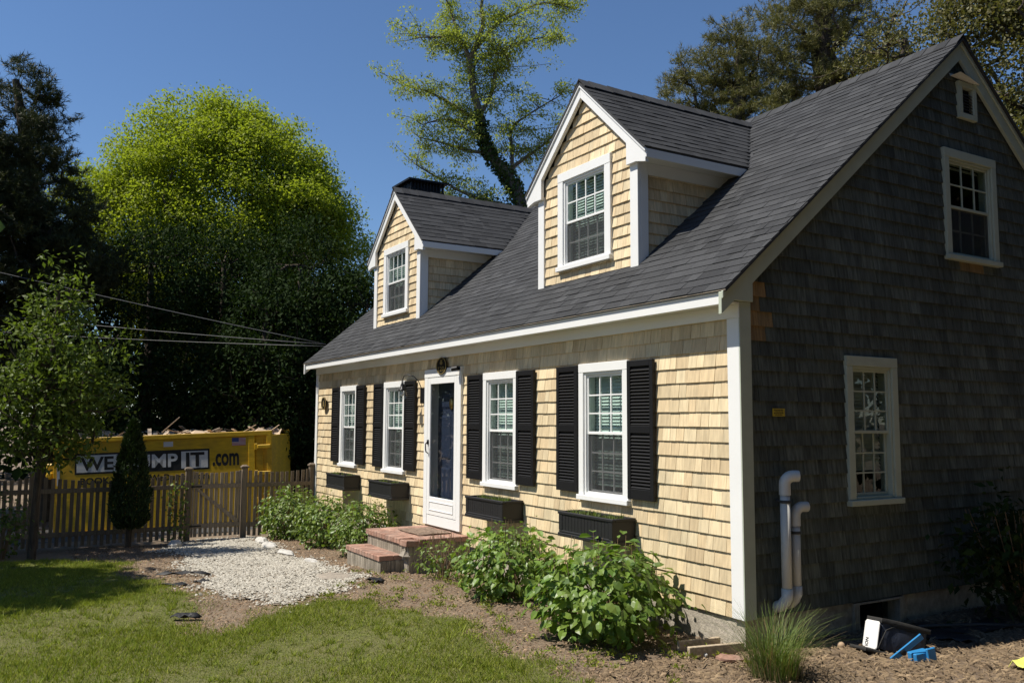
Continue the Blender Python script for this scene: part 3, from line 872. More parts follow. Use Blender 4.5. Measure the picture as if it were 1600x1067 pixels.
for (ua, ub) in ((x0+0.12, mid-0.05), (mid+0.05, x1-0.12)):
    for (va, vb) in ((0.25, 0.86), (0.98, 1.62), (1.72, 1.98)):
        mb.prism([(ua, va), (ub, va), (ub, vb), (ua, vb)], -0.1497, -0.146)
        mb.add([(ua, va, -0.146), (ub, va, -0.146), (ub, vb, -0.146), (ua, vb, -0.146), (ua+0.03, va+0.03, -0.134), (ub-0.03, va+0.03, -0.134), (ub-0.03, vb-0.03, -0.134), (ua+0.03, vb-0.03, -0.134)], BOXF)
mb.build('door_panels', M['navy'], door)
mb = MB(FRONT)
mb.lathe([(0, 0.035), (0.012, 0.045), (0.03, 0.03), (0.04, 0.008)], (mid-0.02, 1.80, -0.15), (0, 0, 1), 16)
mb.M = FRONT @ frame((mid-0.02, 1.79, 0), (1, 0, 0), (0, 1.7, 0), (0, 0, 1))
mb.lathe([(-0.15, 0.045), (-0.135, 0.055), (-0.12, 0.04), (-0.112, 0.01)], (0, 0, 0), (0, 0, 1), 16)
mb.build('knocker', M['brass'], door, smooth=True)
mb = MB(FRONT)     # reveal behind the storm door
mb.box(x0-0.02, x0-0.0005, 0.05, 2.17, -0.2, -0.031); mb.box(x1+0.0005, x1+0.02, 0.05, 2.17, -0.2, -0.031); mb.box(x0-0.02, x1+0.02, 2.171, 2.19, -0.2, -0.031); mb.box(x0-0.02, x1+0.02, 0.02, 0.0495, -0.2, -0.031)
mb.build('door_jamb', M['white'], house)

# ------------------------------------------------------------------ shutters
SH_Z0, SH_Z1, SHW = 0.765, 2.158, 0.405
LV = []
lv_me = None
for k, x in WX.items():
    for s, ua in (('left', x-SHW-0.012), ('right', x+WW+0.012)):
        L = FRONT @ frame((ua, SH_Z0, 0), (1, 0, 0), (0, 1, 0), (0, 0, 1))
        H = SH_Z1-SH_Z0; st = 0.052
        mb = MB(L)
        mb.box(0, st, 0, H, 0.004, 0.042); mb.box(SHW-st, SHW, 0, H, 0.004, 0.042)
        mb.box(st, SHW-st, 0, 0.105, 0.004, 0.041); mb.box(st, SHW-st, H-0.062, H, 0.004, 0.041)
        mb.box(st, SHW-st, 0.66, 0.735, 0.004, 0.041)
        mb.box(st, SHW-st, 0.105, H-0.062, 0.004, 0.012)
        sh = mb.build('shutter', M['black'], house, bevel=0.003)
        if lv_me is None:
            q = MB(); q.add([(0, 0, 0.036), (1, 0, 0.036), (1, 0.022, 0.013), (0, 0.022, 0.013), (0, 0.007, 0.040), (1, 0.007, 0.040), (1, 0.029, 0.017), (0, 0.029, 0.017)], BOXF)
            lv_me = new_mesh('louvre', q.v, q.f, M['black'])
        for a0, a1 in ((0.108, 0.658), (0.738, H-0.066)):
            n = int((a1-a0-0.01)/0.0335)
            for i in range(n):
                y = a0+i*(a1-a0-0.012)/n
                o = bpy.data.objects.new('louvre', lv_me); COL.objects.link(o); o.parent = sh
                o.matrix_basis = Matrix((L @ np.array([[SHW-2*st, 0, 0, st], [0, 1, 0, y], [0, 0, 1, 0], [0, 0, 0, 1.0]])).tolist())

# ------------------------------------------------------------------ text helper
def text_mesh(s, size, bold=0.0, depth=0.002):
    cu = bpy.data.curves.new('text', 'FONT')
    cu.body = s; cu.size = size; cu.extrude = depth; cu.offset = bold; cu.align_x = 'LEFT'; cu.resolution_u = 3
    o = bpy.data.objects.new('text', cu); COL.objects.link(o)
    dg = bpy.context.evaluated_depsgraph_get()
    me = bpy.data.meshes.new_from_object(o.evaluated_get(dg))
    bpy.data.objects.remove(o); bpy.data.curves.remove(cu)
    V = np.array([v.co[:] for v in me.vertices]); Fc = [tuple(p.vertices) for p in me.polygons]
    bpy.data.meshes.remove(me)
    return V, Fc

def lettering(Mx, s, u0, v0, u1, v1, n, material, parent, name='lettering', bold=0.02):
    """text fitted into the box u0..u1, v0..v1 of the frame Mx"""
    V, Fc = text_mesh(s, 1.0, bold)
    lo = V.min(0); hi = V.max(0)
    V2 = np.stack([u0+(V[:, 0]-lo[0])/(hi[0]-lo[0])*(u1-u0), v0+(V[:, 1]-lo[1])/(hi[1]-lo[1])*(v1-v0), n+V[:, 2]], 1)
    mb = MB(Mx); mb.add(V2.tolist(), Fc)
    return mb.build(name, material, parent)

# ------------------------------------------------------------------ things fixed to the house
def plaque(x, z, rx, rz, label, number):
    t = thing('oval_plaque', label, 'plaque', (x, -0.03, z-rz), 'oval house plaques')
    def oval(f, n0, n1):
        return [(x+rx*f*math.cos(a), z+rz*f*math.sin(a)) for a in np.linspace(0, 2*math.pi, 29)[:-1]], n0, n1
    mb = MB(FRONT); mb.prism(*oval(1.0, 0.0355, 0.05)); mb.build('backplate', M['metal_black'], t)
    mb = MB(FRONT)
    k = 36; vs = []; fs = []
    for i in range(k):
        a = 2*math.pi*i/k
        for f, n in ((0.97, 0.05), (0.97, 0.056), (0.89, 0.056), (0.89, 0.05)):
            vs.append((x+rx*f*math.cos(a), z+rz*f*math.sin(a), n))
    for i in range(k):
        j = (i+1) % k
        for q in range(4): fs.append((i*4+q, j*4+q, j*4+(q+1) % 4, i*4+(q+1) % 4))
    mb.add(vs, fs); mb.build('rim', M['gold'], t)
    if number:
        lettering(FRONT, '120', x-rx*0.58, z-rz*0.62, x+rx*0.58, z-rz*0.08, 0.0525, M['gold'], t, bold=0.0)
        mb = MB(FRONT)
        mb.prism([(x+0.26*rx*math.cos(a), z+rz*0.32+0.2*rz*math.sin(a)) for a in np.linspace(0, 2*math.pi, 13)[:-1]], 0.0502, 0.055)
        for d in (-0.5, -0.2, 0.15, 0.5):
            mb.prism([(x+d*0.08*rx-0.03*rx, z+0.5*rz), (x+d*0.08*rx+0.05*rx, z+0.5*rz), (x+d*0.45*rx, z+0.74*rz)], 0.0502, 0.054)
        mb.build('pineapple_emblem', M['gold'], t)
    else:
        mb = MB(FRONT)
        for (du, dv, r) in ((0.0, 0.34, 0.16), (0.02, 0.02, 0.26), (-0.16, -0.3, 0.2), (0.2, -0.34, 0.22), (-0.22, 0.12, 0.12)):
            mb.prism([(x+rx*(du+r*math.cos(a)), z+rz*(dv+r*0.8*math.sin(a))) for a in np.linspace(0, 2*math.pi, 11)[:-1]], 0.0502, 0.054+0.001*abs(du))
        mb.build('raised_emblem', M['gold'], t)
plaque(-5.815, 2.335, 0.165, 0.125, 'black oval house number plaque above the white door', True)
plaque(-11.04, 1.868, 0.135, 0.125, 'black oval emblem plaque near the far left corner board', False)

lan = thing('wall_lantern', 'black gooseneck wall lantern with clear glass globe left of the door', 'lamp', (-6.50, -0.03, 1.82))
mb = MB(FRONT); mb.box(-6.525, -6.425, 1.80, 2.03, 0.0, 0.055); mb.build('wall_plate', M['metal_black'], lan, bevel=0.006)
mb = MB(FRONT)
g = [(-6.475, 2.02, 0.05), (-6.50, 2.13, 0.09), (-6.55, 2.21, 0.15), (-6.62, 2.235, 0.21), (-6.69, 2.22, 0.25), (-6.71, 2.15, 0.265)]
mb.tube(g[:1]+g[1:], 0.007, 8); mb.build('gooseneck', M['metal_black'], lan, smooth=True)
mb = MB(FRONT); mb.lathe([(0.0, 0.012), (-0.06, 0.02), (-0.075, 0.03), (-0.14, 0.033), (-0.15, 0.062), (-0.165, 0.065)], (-6.71, 2.16, 0.265), (0, 1, 0), 14)
mb.build('socket', M['metal_black'], lan, smooth=True)
mb = MB(FRONT); mb.lathe([(-0.165, 0.055), (-0.20, 0.078), (-0.24, 0.082), (-0.275, 0.065), (-0.29, 0.03)], (-6.71, 2.16, 0.265), (0, 1, 0), 14)
mb.build('globe', M['bulb_glass'], lan, smooth=True)
mb = MB(FRONT); mb.lathe([(-0.165, 0.014), (-0.19, 0.02), (-0.22, 0.028), (-0.245, 0.02), (-0.252, 0.004)], (-6.71, 2.16, 0.265), (0, 1, 0), 10)
mb.build('bulb', M['letter_white'], lan, smooth=True)

cm = thing('security_camera', 'small black camera on the top right of the door casing', 'camera', (-5.27, -0.04, 2.24))
mb = MB(FRONT); mb.lathe([(0, 0.03), (0.01, 0.03), (0.02, 0.012), (0.05, 0.012)], (-5.275, 2.275, 0.034), (0, 0, 1), 10); mb.build('mount', M['metal_black'], cm)
mb = MB(FRONT); mb.lathe([(0, 0.022), (0.005, 0.034), (0.09, 0.034), (0.095, 0.026), (0.09, 0.024), (0.085, 0.0)], (-5.24, 2.275, 0.075), (-0.75, -0.15, 0.65), 12); mb.build('housing', M['metal_black'], cm)
mb = MB(FRONT); mb.lathe([(0.0, 0.018), (0.008, 0.022), (0.016, 0.01)], (-5.305, 2.25, 0.135), (-0.75, -0.15, 0.65), 10); mb.build('lens', M['letter_white'], cm)
mb = MB(FRONT); mb.tube([(-5.27, 2.25, 0.04), (-5.225, 2.2, 0.02), (-5.21, 2.1, 0.01), (-5.215, 2.05, 0.006)], 0.007, 6); mb.build('cable', M['white'], cm)
mb = MB(FRONT)
mb.tube([(-6.44, 1.8, 0.02), (-6.435, 1.72, 0.012), (-6.43, 1.55, 0.008), (-6.435, 1.42, 0.012), (-6.43, 1.36, 0.02)], 0.011, 6)
tag(mb.build('wall_cable', M['pvc'], None, smooth=True), 'white cable hanging below the wall lantern beside the door', 'cable')

# yellow notice on the gable
t = thing('warning_sign', 'small yellow notice with black print on the grey gable', 'sign', (0.01, 0.46, 1.59))
mb = MB(GABLE); mb.box(0.385, 0.54, 1.594, 1.664, 0.0015, 0.006); mb.build('plate', M['sign_yellow'], t)
for i, (a, b) in enumerate(((0.40, 0.525), (0.41, 0.515), (0.40, 0.525), (0.415, 0.51))):
    mb = MB(GABLE); zz = 1.651-i*0.0145; u = a
    while u < b-0.006:
        w = random.uniform(0.008, 0.02); mb.box(u, min(u+w, b), zz-0.004, zz+0.004, 0.0062, 0.0066); u += w+0.004
    mb.build('print', M['letter_black'], t)

# PVC vent pipes on the gable
def pvc(y0, z0, z1, xo, r, mouth, label):
    t = thing('vent_pipe', label, 'pipe', (xo, y0, z0), 'PVC vent pipes on the gable')
    mb = MB(); mb.tube([(xo, y0, z0+0.12), (xo, y0, z1-0.16)], r, 16); mb.build('pipe', M['pvc'], t, smooth=True)
    mb = MB(); mb.tube([(xo, y0, z0+0.16), (xo, y0, z0+0.09), (xo-0.015, y0-0.01, z0+0.05), (xo-0.05, y0-0.02, z0+0.01), (-0.04, y0-0.03, z0-0.02)], r*1.13, 16); mb.build('lower_elbow', M['pvc'], t, smooth=True)
    mb = MB(); pts = [(xo, y0, z1-0.17), (xo, y0, z1-0.08)]
    for a in np.linspace(0, 90, 7)[1:]:
        k = 0.075
        pts.append((xo+mouth[0]*k*(1-math.cos(R(a))), y0+mouth[1]*k*(1-math.cos(R(a))), z1-0.08+k*math.sin(R(a))))
    pts.append((pts[-1][0]+mouth[0]*0.05, pts[-1][1]+mouth[1]*0.05, pts[-1][2]))
    mb.tube(pts, r*1.15, 16, cap=False); el = mb.build('upper_elbow', M['pvc'], t, smooth=True)
    d = Vector((mouth[0], mouth[1], 0))
    mb = MB(); mb.lathe([(-0.09, r*0.98), (0.0, r*0.98), (0.0, r*1.15), (-0.01, r*1.15)], pts[-1], d, 16)
    mb.v = mb.v; mb.f = mb.f[:-2]
    mb.build('mouth', M['pvc'], el, smooth=True)
    mb = MB(); mb.lathe([(0.0, r*1.02), (0.004, r*1.22), (0.022, r*1.22), (0.026, r*1.02)], (xo, y0, z1-0.24), (0, 0, 1), 16)
    mb.box(-0.03, xo, y0-0.012, y0+0.012, z1-0.238, z1-0.216); mb.build('clamp', M['rubber'], t)
pvc(0.42, -0.06, 1.075, 0.09, 0.044, (0.5, 0.866), 'taller white PVC vent pipe with elbow on the grey gable')
pvc(0.555, -0.05, 0.80, 0.08, 0.040, (0.25, 0.968), 'shorter white PVC vent pipe with elbow on the grey gable')

# ------------------------------------------------------------------ window boxes
def leaf_tuft(mb, c, n, h, spread, w):
    for _ in range(n):
        a = random.uniform(0, 2*math.pi); r = random.uniform(0, spread); hh = h*random.uniform(0.4, 1)
        bx, by = c[0]+r*math.cos(a), c[1]+r*math.sin(a)
        dx, dy = random.uniform(-1, 1)*hh*0.6, random.uniform(-1, 1)*hh*0.6
        q = random.uniform(0, math.pi)
        sx, sy = w*math.cos(q), w*math.sin(q)
        mb.add([(bx-sx, by-sy, c[2]), (bx+sx, by+sy, c[2]), (bx+dx*0.4+sx*0.8, by+dy*0.4+sy*0.8, c[2]+hh*0.6), (bx+dx*0.4-sx*0.8, by+dy*0.4-sy*0.8, c[2]+hh*0.6), (bx+dx, by+dy, c[2]+hh)], [(0, 1, 2, 3), (3, 2, 4)])
PLANT = [(-10.05, 'black window box on the wall nearest the fence'), (-7.95, 'black window box just left of the door steps'), (-4.56, 'black window box just right of the door'), (-2.41, 'black window box nearest the house corner, above the biggest bush')]
for pi, (x, lab) in enumerate(PLANT):
    w, zb, zt, yf, yw = 0.965, 0.315, 0.578, -0.305, -0.002
    t = thing('window_box', lab, 'planter', (x+w/2, -0.15, zb), 'window boxes along the front wall')
    mb = MB()
    mb.box(x+0.02, x+w-0.02, yf+0.02, yf+0.035, zb+0.04, zt-0.03); mb.box(x+0.02, x+w-0.02, yw-0.02, yw, zb+0.04, zt-0.03)
    mb.box(x+0.02, x+0.035, yf+0.035, yw-0.02, zb+0.04, zt-0.03); mb.box(x+w-0.035, x+w-0.02, yf+0.035, yw-0.02, zb+0.04, zt-0.03)
    mb.build('box', M['planter'], t)
    mb = MB()
    mb.box(x, x+w, yf, yf+0.04, zt-0.0297, zt); mb.box(x, x+0.04, yf+0.04, yw, zt-0.0297, zt); mb.box(x+w-0.04, x+w, yf+0.04, yw, zt-0.0297, zt); mb.box(x+0.04, x+w-0.04, yw-0.04, yw, zt-0.0297, zt)
    mb.build('rim', M['planter'], t, bevel=0.005)
    mb = MB()
    mb.box(x, x+w, yf, yw, zb, zb+0.0397); mb.box(x+0.01, x+w-0.01, yf+0.008, yf+0.02, zb+0.04, zb+0.065)
    mb.build('base_moulding', M['planter'], t, bevel=0.006)
    for a in (x+0.012, x+w-0.075):
        mb = MB(); mb.box(a, a+0.063, yf+0.007, yf+0.0197, zb+0.066, zt-0.031); mb.build('end_stile', M['planter'], t, bevel=0.003)
    n = 14
    me = new_mesh('bead_plank', CUBE_V, BOXF, M['planter'])
    for i in range(n):
        a = x+0.078+i*(w-0.156)/n; b = a+(w-0.156)/n-0.005
        o = link('bead_plank', me, t); o.matrix_basis = Matrix.Translation((a, yf+0.013, zb+0.066)) @ Matrix.Diagonal((b-a, 0.0067, zt-0.031-zb-0.066, 1))
    mb = MB(); mb.box(x+0.036, x+w-0.036, yf+0.036, yw-0.021, zb+0.05, zt-0.045); mb.build('potting_soil', M['soil'], t)
    mb = MB()
    for _ in range(9 if pi > 1 else 5):
        leaf_tuft(mb, (x+random.uniform(0.1, w-0.1), random.uniform(yf+0.06, yw-0.05), zt-0.045), 34, 0.085, 0.07, 0.004)
    for _ in range(10): leaf_tuft(mb, (x+random.uniform(0.1, w-0.1), random.uniform(yf+0.06, yw-0.05), zt-0.045), 2, 0.16, 0.02, 0.002)
    mb.build('seedlings', M['tall_grass'], t, kind='stuff')

# ------------------------------------------------------------------ door steps
st = thing('brick_steps', 'two low brick steps up to the white front door', 'steps', (-5.75, -0.6, -0.48))
mb = MB()
mb.box(-6.36, -5.03, -0.885, 0.02, -0.8, -0.075); mb.box(-6.37, -5.17, -1.195, -0.886, -0.8, -0.275)
mb.build('core', M['mortar'], st)
bm = []
def brickm(x0, x1, y0, y1, z0, z1, rot=0.0, tilt=0.0):
    A = Matrix.Translation(((x0+x1)/2, (y0+y1)/2, (z0+z1)/2)) @ Matrix.Rotation(rot+random.uniform(-0.012, 0.012), 4, 'Z') @ Matrix.Rotation(tilt+random.uniform(-0.01, 0.01), 4, 'X') @ Matrix.Diagonal((x1-x0, y1-y0, z1-z0, 1)) @ Matrix.Translation((-0.5, -0.5, -0.5))
    return np.array(A)
# landing: rowlock along the front and the right side, field of stretchers behind
zt = -0.004
for i in range(14):
    a = -6.40+i*0.1005
    broke = i >= 12
    bm.append(brickm(a, a+0.093, -0.93, -0.735, zt-0.068-(0.02 if broke else 0), zt-(0.015 if broke else random.uniform(0, 0.004)), 0.12 if broke else 0, -0.08 if broke else 0))
for i in range(7):
    b = -0.728+i*0.1025
    bm.append(brickm(-5.195, -5.0, b, b+0.095, zt-0.068, zt-random.uniform(0, 0.004)))
    bm.append(brickm(-6.40, -6.205, b, b+0.095, zt-0.068, zt-random.uniform(0, 0.004)))
for j in range(7):
    y = -0.728+j*0.1025
    for i in range(6):
        a = -6.198+i*0.2005-(0.1 if j % 2 else 0)
        b = a+0.193
        a, b = max(a, -6.198), min(b, -5.202)
        if b-a > 0.03: bm.append(brickm(a, b, y, y+0.095, zt-0.068, zt-random.uniform(0, 0.005)))
    if j % 2: bm.append(brickm(-5.296, -5.203, y, y+0.095, zt-0.068, zt-random.uniform(0, 0.005)))
for i in range(12):
    a = -6.40+i*0.1035
    bm.append(brickm(a, a+0.096, -1.225, -1.03, -0.272, -0.208-random.uniform(0, 0.004)))
    bm.append(brickm(a, a+0.096, -1.024, -0.892, -0.272, -0.21-random.uniform(0, 0.005)))
bev = 0.06
bv = []
for sx, sy, sz in ((0, 0, 0), (1, 0, 0), (1, 1, 0), (0, 1, 0)): bv.append((sx, sy, sz))
bv += [(0, 0, 0.9), (1, 0, 0.9), (1, 1, 0.9), (0, 1, 0.9), (0.04, 0.04, 1), (0.96, 0.04, 1), (0.96, 0.96, 1), (0.04, 0.96, 1)]
bf = [(0, 3, 2, 1), (0, 1, 5, 4), (1, 2, 6, 5), (2, 3, 7, 6), (3, 0, 4, 7), (4, 5, 9, 8), (5, 6, 10, 9), (6, 7, 11, 10), (7, 4, 8, 11), (8, 9, 10, 11)]
pieces('brick', bv, bf, bm, M['brick'], st, 300)
gm = []
for i in range(19):
    a = -6.385+i*0.0645
    gm.append(brickm(a, a+0.0605, -1.207, -1.19, -0.62, -0.276))
for i in range(20):
    a = -6.385+i*0.0665
    gm.append(brickm(a, a+0.0625, -0.905, -0.88, -0.27, -0.0755))
for i in range(5):
    b = -1.185+i*0.0625; gm.append(brickm(-5.175, -5.158, b, b+0.0585, -0.62, -0.276))
for i in range(13):
    b = -0.878+i*0.0675
    for z0, z1 in ((-0.62, -0.276), (-0.272, -0.0755)): gm.append(brickm(-5.035, -5.015, b, b+0.0625, z0, z1))
pieces('soldier_brick', bv, bf, gm, M['grey_brick'], st, 120)
mb = MB(); mb.add([(-5.17, -0.95, -0.215), (-5.03, -0.95, -0.215), (-5.0, -0.86, -0.22), (-5.12, -0.84, -0.21), (-5.13, -0.92, -0.16), (-5.06, -0.91, -0.15), (-5.05, -0.87, -0.17), (-5.11, -0.87, -0.16)], BOXF)
mb.build('broken_mortar', M['mortar'], st)
V = []; Fc = []
for i in range(13):
    for j in range(8):
        V.append((-6.02+0.72*i/12+0.006*math.sin(j*2.1), -0.60+0.48*j/7, 0.004+0.008+0.004*math.sin(i*0.9+j)))
for i in range(12):
    for j in range(7): Fc.append((i*8+j, (i+1)*8+j, (i+1)*8+j+1, i*8+j+1))
dm = link('doormat', new_mesh('doormat', V, Fc, M['doormat'], True)); sm = dm.modifiers.new('thick', 'SOLIDIFY'); sm.thickness = 0.01
tag(dm, 'worn brown doormat on the brick landing', 'doormat')
# ==== SECTION 2 ====
# ------------------------------------------------------------------ fence and gate
FX = -11.63
fence = thing('picket_fence', 'weathered wooden picket fence with scalloped top running from the house corner', 'fence', (FX, -3.5, -0.72))
def scallop(y, ya, yb, ze, zm):
    t = (y-ya)/(yb-ya)
    return zm+(ze-zm)*(2*t-1)**2
def picket_m(y, w, z0, z1, x=FX):
    A = Matrix.Translation((x+random.uniform(-0.003, 0.003), y, z0)) @ Matrix.Rotation(random.uniform(-0.012, 0.012), 4, 'X') @ Matrix.Diagonal((0.02, w, z1-z0, 1)) @ Matrix.Translation((0, -0.5, 0))
    return np.array(A)
pk = []
PANELS = [(-1.33, -0.10, 0.575, 0.525), (-4.92, -2.48, 0.55, 0.44), (-7.45, -5.02, 0.54, 0.43)]
for ya, yb, ze, zm in PANELS:
    n = int(round((yb-ya)/0.102))
    for i in range(n):
        y = ya+(yb-ya)*(i+0.5)/n
        pk.append(picket_m(y, 0.06, -0.66-random.uniform(0, 0.03), scallop(y, ya, yb, ze, zm)))
pieces('picket', CUBE_V, BOXF, pk, M['fence'], fence, 300)
for ya, yb, ze, zm in PANELS:
    for z in (0.29, -0.46):
        mb = MB(); mb.box(FX+0.0225, FX+0.058, ya-0.03, yb+0.03, z-0.04, z+0.04)
        mb.build('rail', M['fence'], fence, bevel=0.004)
for y, zt in ((-0.06, 0.63), (-1.39, 0.62), (-2.42, 0.60), (-4.97, 0.58), (-7.5, 0.56)):
    mb = MB(); mb.box(FX-0.05, FX+0.055, y-0.052, y+0.052, -1.0, zt)
    p = mb.build('post', M['fence'], fence, bevel=0.005)
    mb = MB(); c = (FX+0.0025, y)
    mb.box(c[0]-0.07, c[0]+0.07, y-0.07, y+0.07, zt+0.0003, zt+0.028)
    mb.add([(c[0]-0.062, y-0.062, zt+0.0283), (c[0]+0.062, y-0.062, zt+0.0283), (c[0]+0.062, y+0.062, zt+0.0283), (c[0]-0.062, y+0.062, zt+0.0283), (c[0]-0.03, y-0.03, zt+0.055), (c[0]+0.03, y-0.03, zt+0.055), (c[0]+0.03, y+0.03, zt+0.055), (c[0]-0.03, y+0.03, zt+0.055)], BOXF)
    mb.build('post_cap', M['fence'], p)
gate = thing('picket_gate', 'weathered picket gate with diagonal brace at the end of the shell path', 'gate', (FX, -1.9, -0.65))
pk = []
for i in range(9):
    y = -2.32+0.83*(i+0.5)/9
    pk.append(picket_m(y, 0.058, -0.645, scallop(y, -2.33, -1.47, 0.57, 0.535), FX))
pieces('picket', CUBE_V, BOXF, pk, M['gate'], gate, 300)
for z in (0.29, -0.44):
    mb = MB(); mb.box(FX+0.0225, FX+0.056, -2.345, -1.46, z-0.042, z+0.042); mb.build('rail', M['gate'], gate, bevel=0.004)
mb = MB(GABLE @ frame((0, 0, FX), (1, 0, 0), (0, 1, 0), (0, 0, 1)))
mb.prism([(-2.30, 0.24), (-2.24, 0.247), (-1.49, -0.35), (-1.49, -0.395), (-1.56, -0.397)], 0.024, 0.052); mb.build('brace', M['gate'], gate, bevel=0.003)
for y in (-2.335, -1.475):
    mb = MB(); mb.box(FX-0.002, FX+0.0223, y-0.02, y+0.02, -0.645, 0.575); mb.build('stile', M['gate'], gate)
for z in (0.29, -0.44):
    mb = MB(); mb.box(FX+0.0563, FX+0.062, -2.38, -2.18, z-0.014, z+0.014); mb.build('hinge', M['metal_black'], gate)

# ------------------------------------------------------------------ dumpster
dmp = thing('roll_off_dumpster', 'yellow roll-off dumpster with black and white lettering behind the fence', 'dumpster', (-15.4, -2.0, -1.15))
ux = np.array([0.45, 0.893, 0.0458]); ux /= np.linalg.norm(ux); nx_ = np.array([0.893, -0.45, 0]); vx = np.cross(nx_, ux)
DH, DLn = 2.3, 5.0
DMP = frame((-17.62, -4.22, 1.067-DH), ux, vx, nx_)
def dp(name, boxes, m='yellow', bevel=0.008, parent=None):
    mb = MB(DMP)
    for b in boxes: mb.box(*b)
    return mb.build(name, M[m], parent or dmp, bevel=bevel)
wallp = dp('side_wall', [(0.0, DLn-0.55, 0.12, DH-0.11, -0.05, 0.0)])
dp('end_wall', [(0.0, 0.05, 0.12, DH-0.11, -2.3, -0.0505)]); dp('back_side_wall', [(0.0505, DLn-0.06, 0.12, DH-0.11, -2.35, -2.3005)])
dp('top_rail', [(-0.03, DLn, DH-0.1097, DH, -0.08, 0.035)]); dp('back_top_rail', [(-0.03, DLn, DH-0.1097, DH, -2.38, -2.27)]); dp('end_top_rail', [(-0.03, 0.08, DH-0.1097, DH, -2.2695, -0.0805)])
dp('bottom_rail', [(0.0, DLn, 0.0, 0.1197, -2.33, 0.02)])
dp('corner_post', [(DLn-0.5497, DLn-0.40, 0.12, DH-0.11, -0.05, 0.03)])
dp('rear_post', [(DLn-0.12, DLn, 0.12, DH-0.11, -0.10, 0.035)])
dp('recess', [(DLn-0.3997, DLn-0.1203, 0.12, DH-0.11, -0.06, -0.03)])
dp('tailgate', [(DLn-0.055, DLn, 0.12, DH-0.11, -2.34, -0.101)])
for z in (DH-0.42, DH-1.05, DH-1.7):
    dp('hinge', [(DLn-0.33, DLn-0.02, z, z+0.09, 0.0355, 0.075)], bevel=0.012)
    dp('hinge_bracket', [(DLn-0.40, DLn-0.3303, z-0.03, z+0.12, -0.03, 0.05)], bevel=0.006)
dp('latch_rod', [(DLn-0.235, DLn-0.205, 0.2, DH-0.2, -0.029, 0.0)])
dp('end_bracket', [(-0.36, -0.0005, 1.35, 1.72, -0.35, -0.25)], bevel=0.03)
mb = MB(DMP); mb.lathe([(-0.06, 0.075), (0.06, 0.075), (0.07, 0.05)], (-0.24, 1.44, -0.2), (0, 0, 1), 14); mb.build('end_roller', M['yellow'], dmp, smooth=False)
dp('end_stile', [(-0.10, -0.0005, 0.0, DH-0.12, -0.2, -0.05)])
dp('reflector', [(0.005, 0.07, 1.2, 1.85, 0.0005, 0.004)], m='letter_white', bevel=0, parent=wallp)
# lettering: black panel, white tiles, print
b0, b1, z0, z1 = 0.41, 3.53, DH-0.86, DH-0.37
dp('sign_panel', [(b0, b1, z0, z1, 0.0005, 0.003)], m='letter_black', bevel=0, parent=wallp)
dp('sign_tile', [(b0+0.045, b0+0.98, z0+0.045, z1-0.045, 0.0032, 0.005)], m='letter_white', bevel=0, parent=wallp)
dp('sign_tile', [(b1-0.66, b1-0.04, z0+0.045, z1-0.045, 0.0032, 0.005)], m='letter_white', bevel=0, parent=wallp)
lettering(DMP, 'WE', b0+0.13, z0+0.085, b0+0.90, z1-0.085, 0.007, M['letter_black'], wallp, bold=0.025)
lettering(DMP, 'DUMP', b0+1.08, z0+0.085, b1-0.74, z1-0.085, 0.006, M['letter_white'], wallp, bold=0.025)
lettering(DMP, 'IT', b1-0.55, z0+0.075, b1-0.12, z1-0.075, 0.007, M['letter_black'], wallp, bold=0.03)
lettering(DMP, '.com', 3.60, z0+0.06, 4.22, z0+0.36, 0.003, M['letter_black'], wallp, bold=0.03)
lettering(DMP, 'BOOK', 0.54, z0-0.24, 1.22, z0-0.08, 0.003, M['letter_black'], wallp, bold=0.025)
lettering(DMP, 'WeDumpIt.com', 2.13, z0-0.27, 3.52, z0-0.07, 0.003, M['letter_black'], wallp, bold=0.025)
dp('info_plate', [(2.46, 2.68, DH-0.29, DH-0.17, 0.0005, 0.003)], m='letter_white', bevel=0, parent=wallp)
f0, f1, g0, g1 = 4.06, 4.38, DH-0.33, DH-0.14
dp('flag_field', [(f0, f1, g0, g1, 0.0005, 0.002)], m='letter_white', bevel=0, parent=wallp)
dp('flag_stripes', [(f0, f1, g0+(g1-g0)*k/13, g0+(g1-g0)*(k+1)/13, 0.0022, 0.003) for k in range(0, 13, 2)], m='flag_red', bevel=0, parent=wallp)
dp('flag_canton', [(f0, f0+0.16, g0+(g1-g0)*6/13, g1, 0.0032, 0.004)], m='flag_blue', bevel=0, parent=wallp)
# load of wood scraps and old shingles inside
mb = MB(DMP)
V = [(0.06+4.85*i/16, DH-0.14+0.10*math.sin(i*1.3+j)+0.10*math.sin(j*1.1)+random.uniform(-0.05, 0.05), -0.09-2.17*j/8) for i in range(17) for j in range(9)]
mb.add(V, [(i*9+j, (i+1)*9+j, (i+1)*9+j+1, i*9+j+1) for i in range(16) for j in range(8)])
for _ in range(150):
    u = random.choice([random.uniform(0.2, 0.9), random.uniform(2.0, 3.6), random.uniform(0.2, 4.8)]); n = random.uniform(-2.0, -0.15)
    A = Matrix.Translation((u, DH-0.03+random.uniform(-0.06, 0.10), n)) @ Matrix.Rotation(random.uniform(0, 6.28), 4, 'Y') @ Matrix.Rotation(random.uniform(-0.6, 0.6), 4, 'Z') @ Matrix.Diagonal((random.uniform(0.15, 0.5), 0.015, random.uniform(0.05, 0.13), 1))
    mb.add([tuple(A @ Vector((a-0.5, b-0.5, c-0.5))) for a, b, c in CUBE_V], BOXF)
A = Matrix.Translation((2.3, DH+0.05, -0.4)) @ Matrix.Rotation(0.7, 4, 'Z')
mb.add([tuple(A @ Vector((a*0.55, b*0.02, c*0.03))) for a, b, c in CUBE_V], BOXF)
tag(mb.build('scrap_wood', M['debris'], None, kind='stuff'), 'heap of broken wood scraps and shingles on top of the yellow dumpster', 'debris')

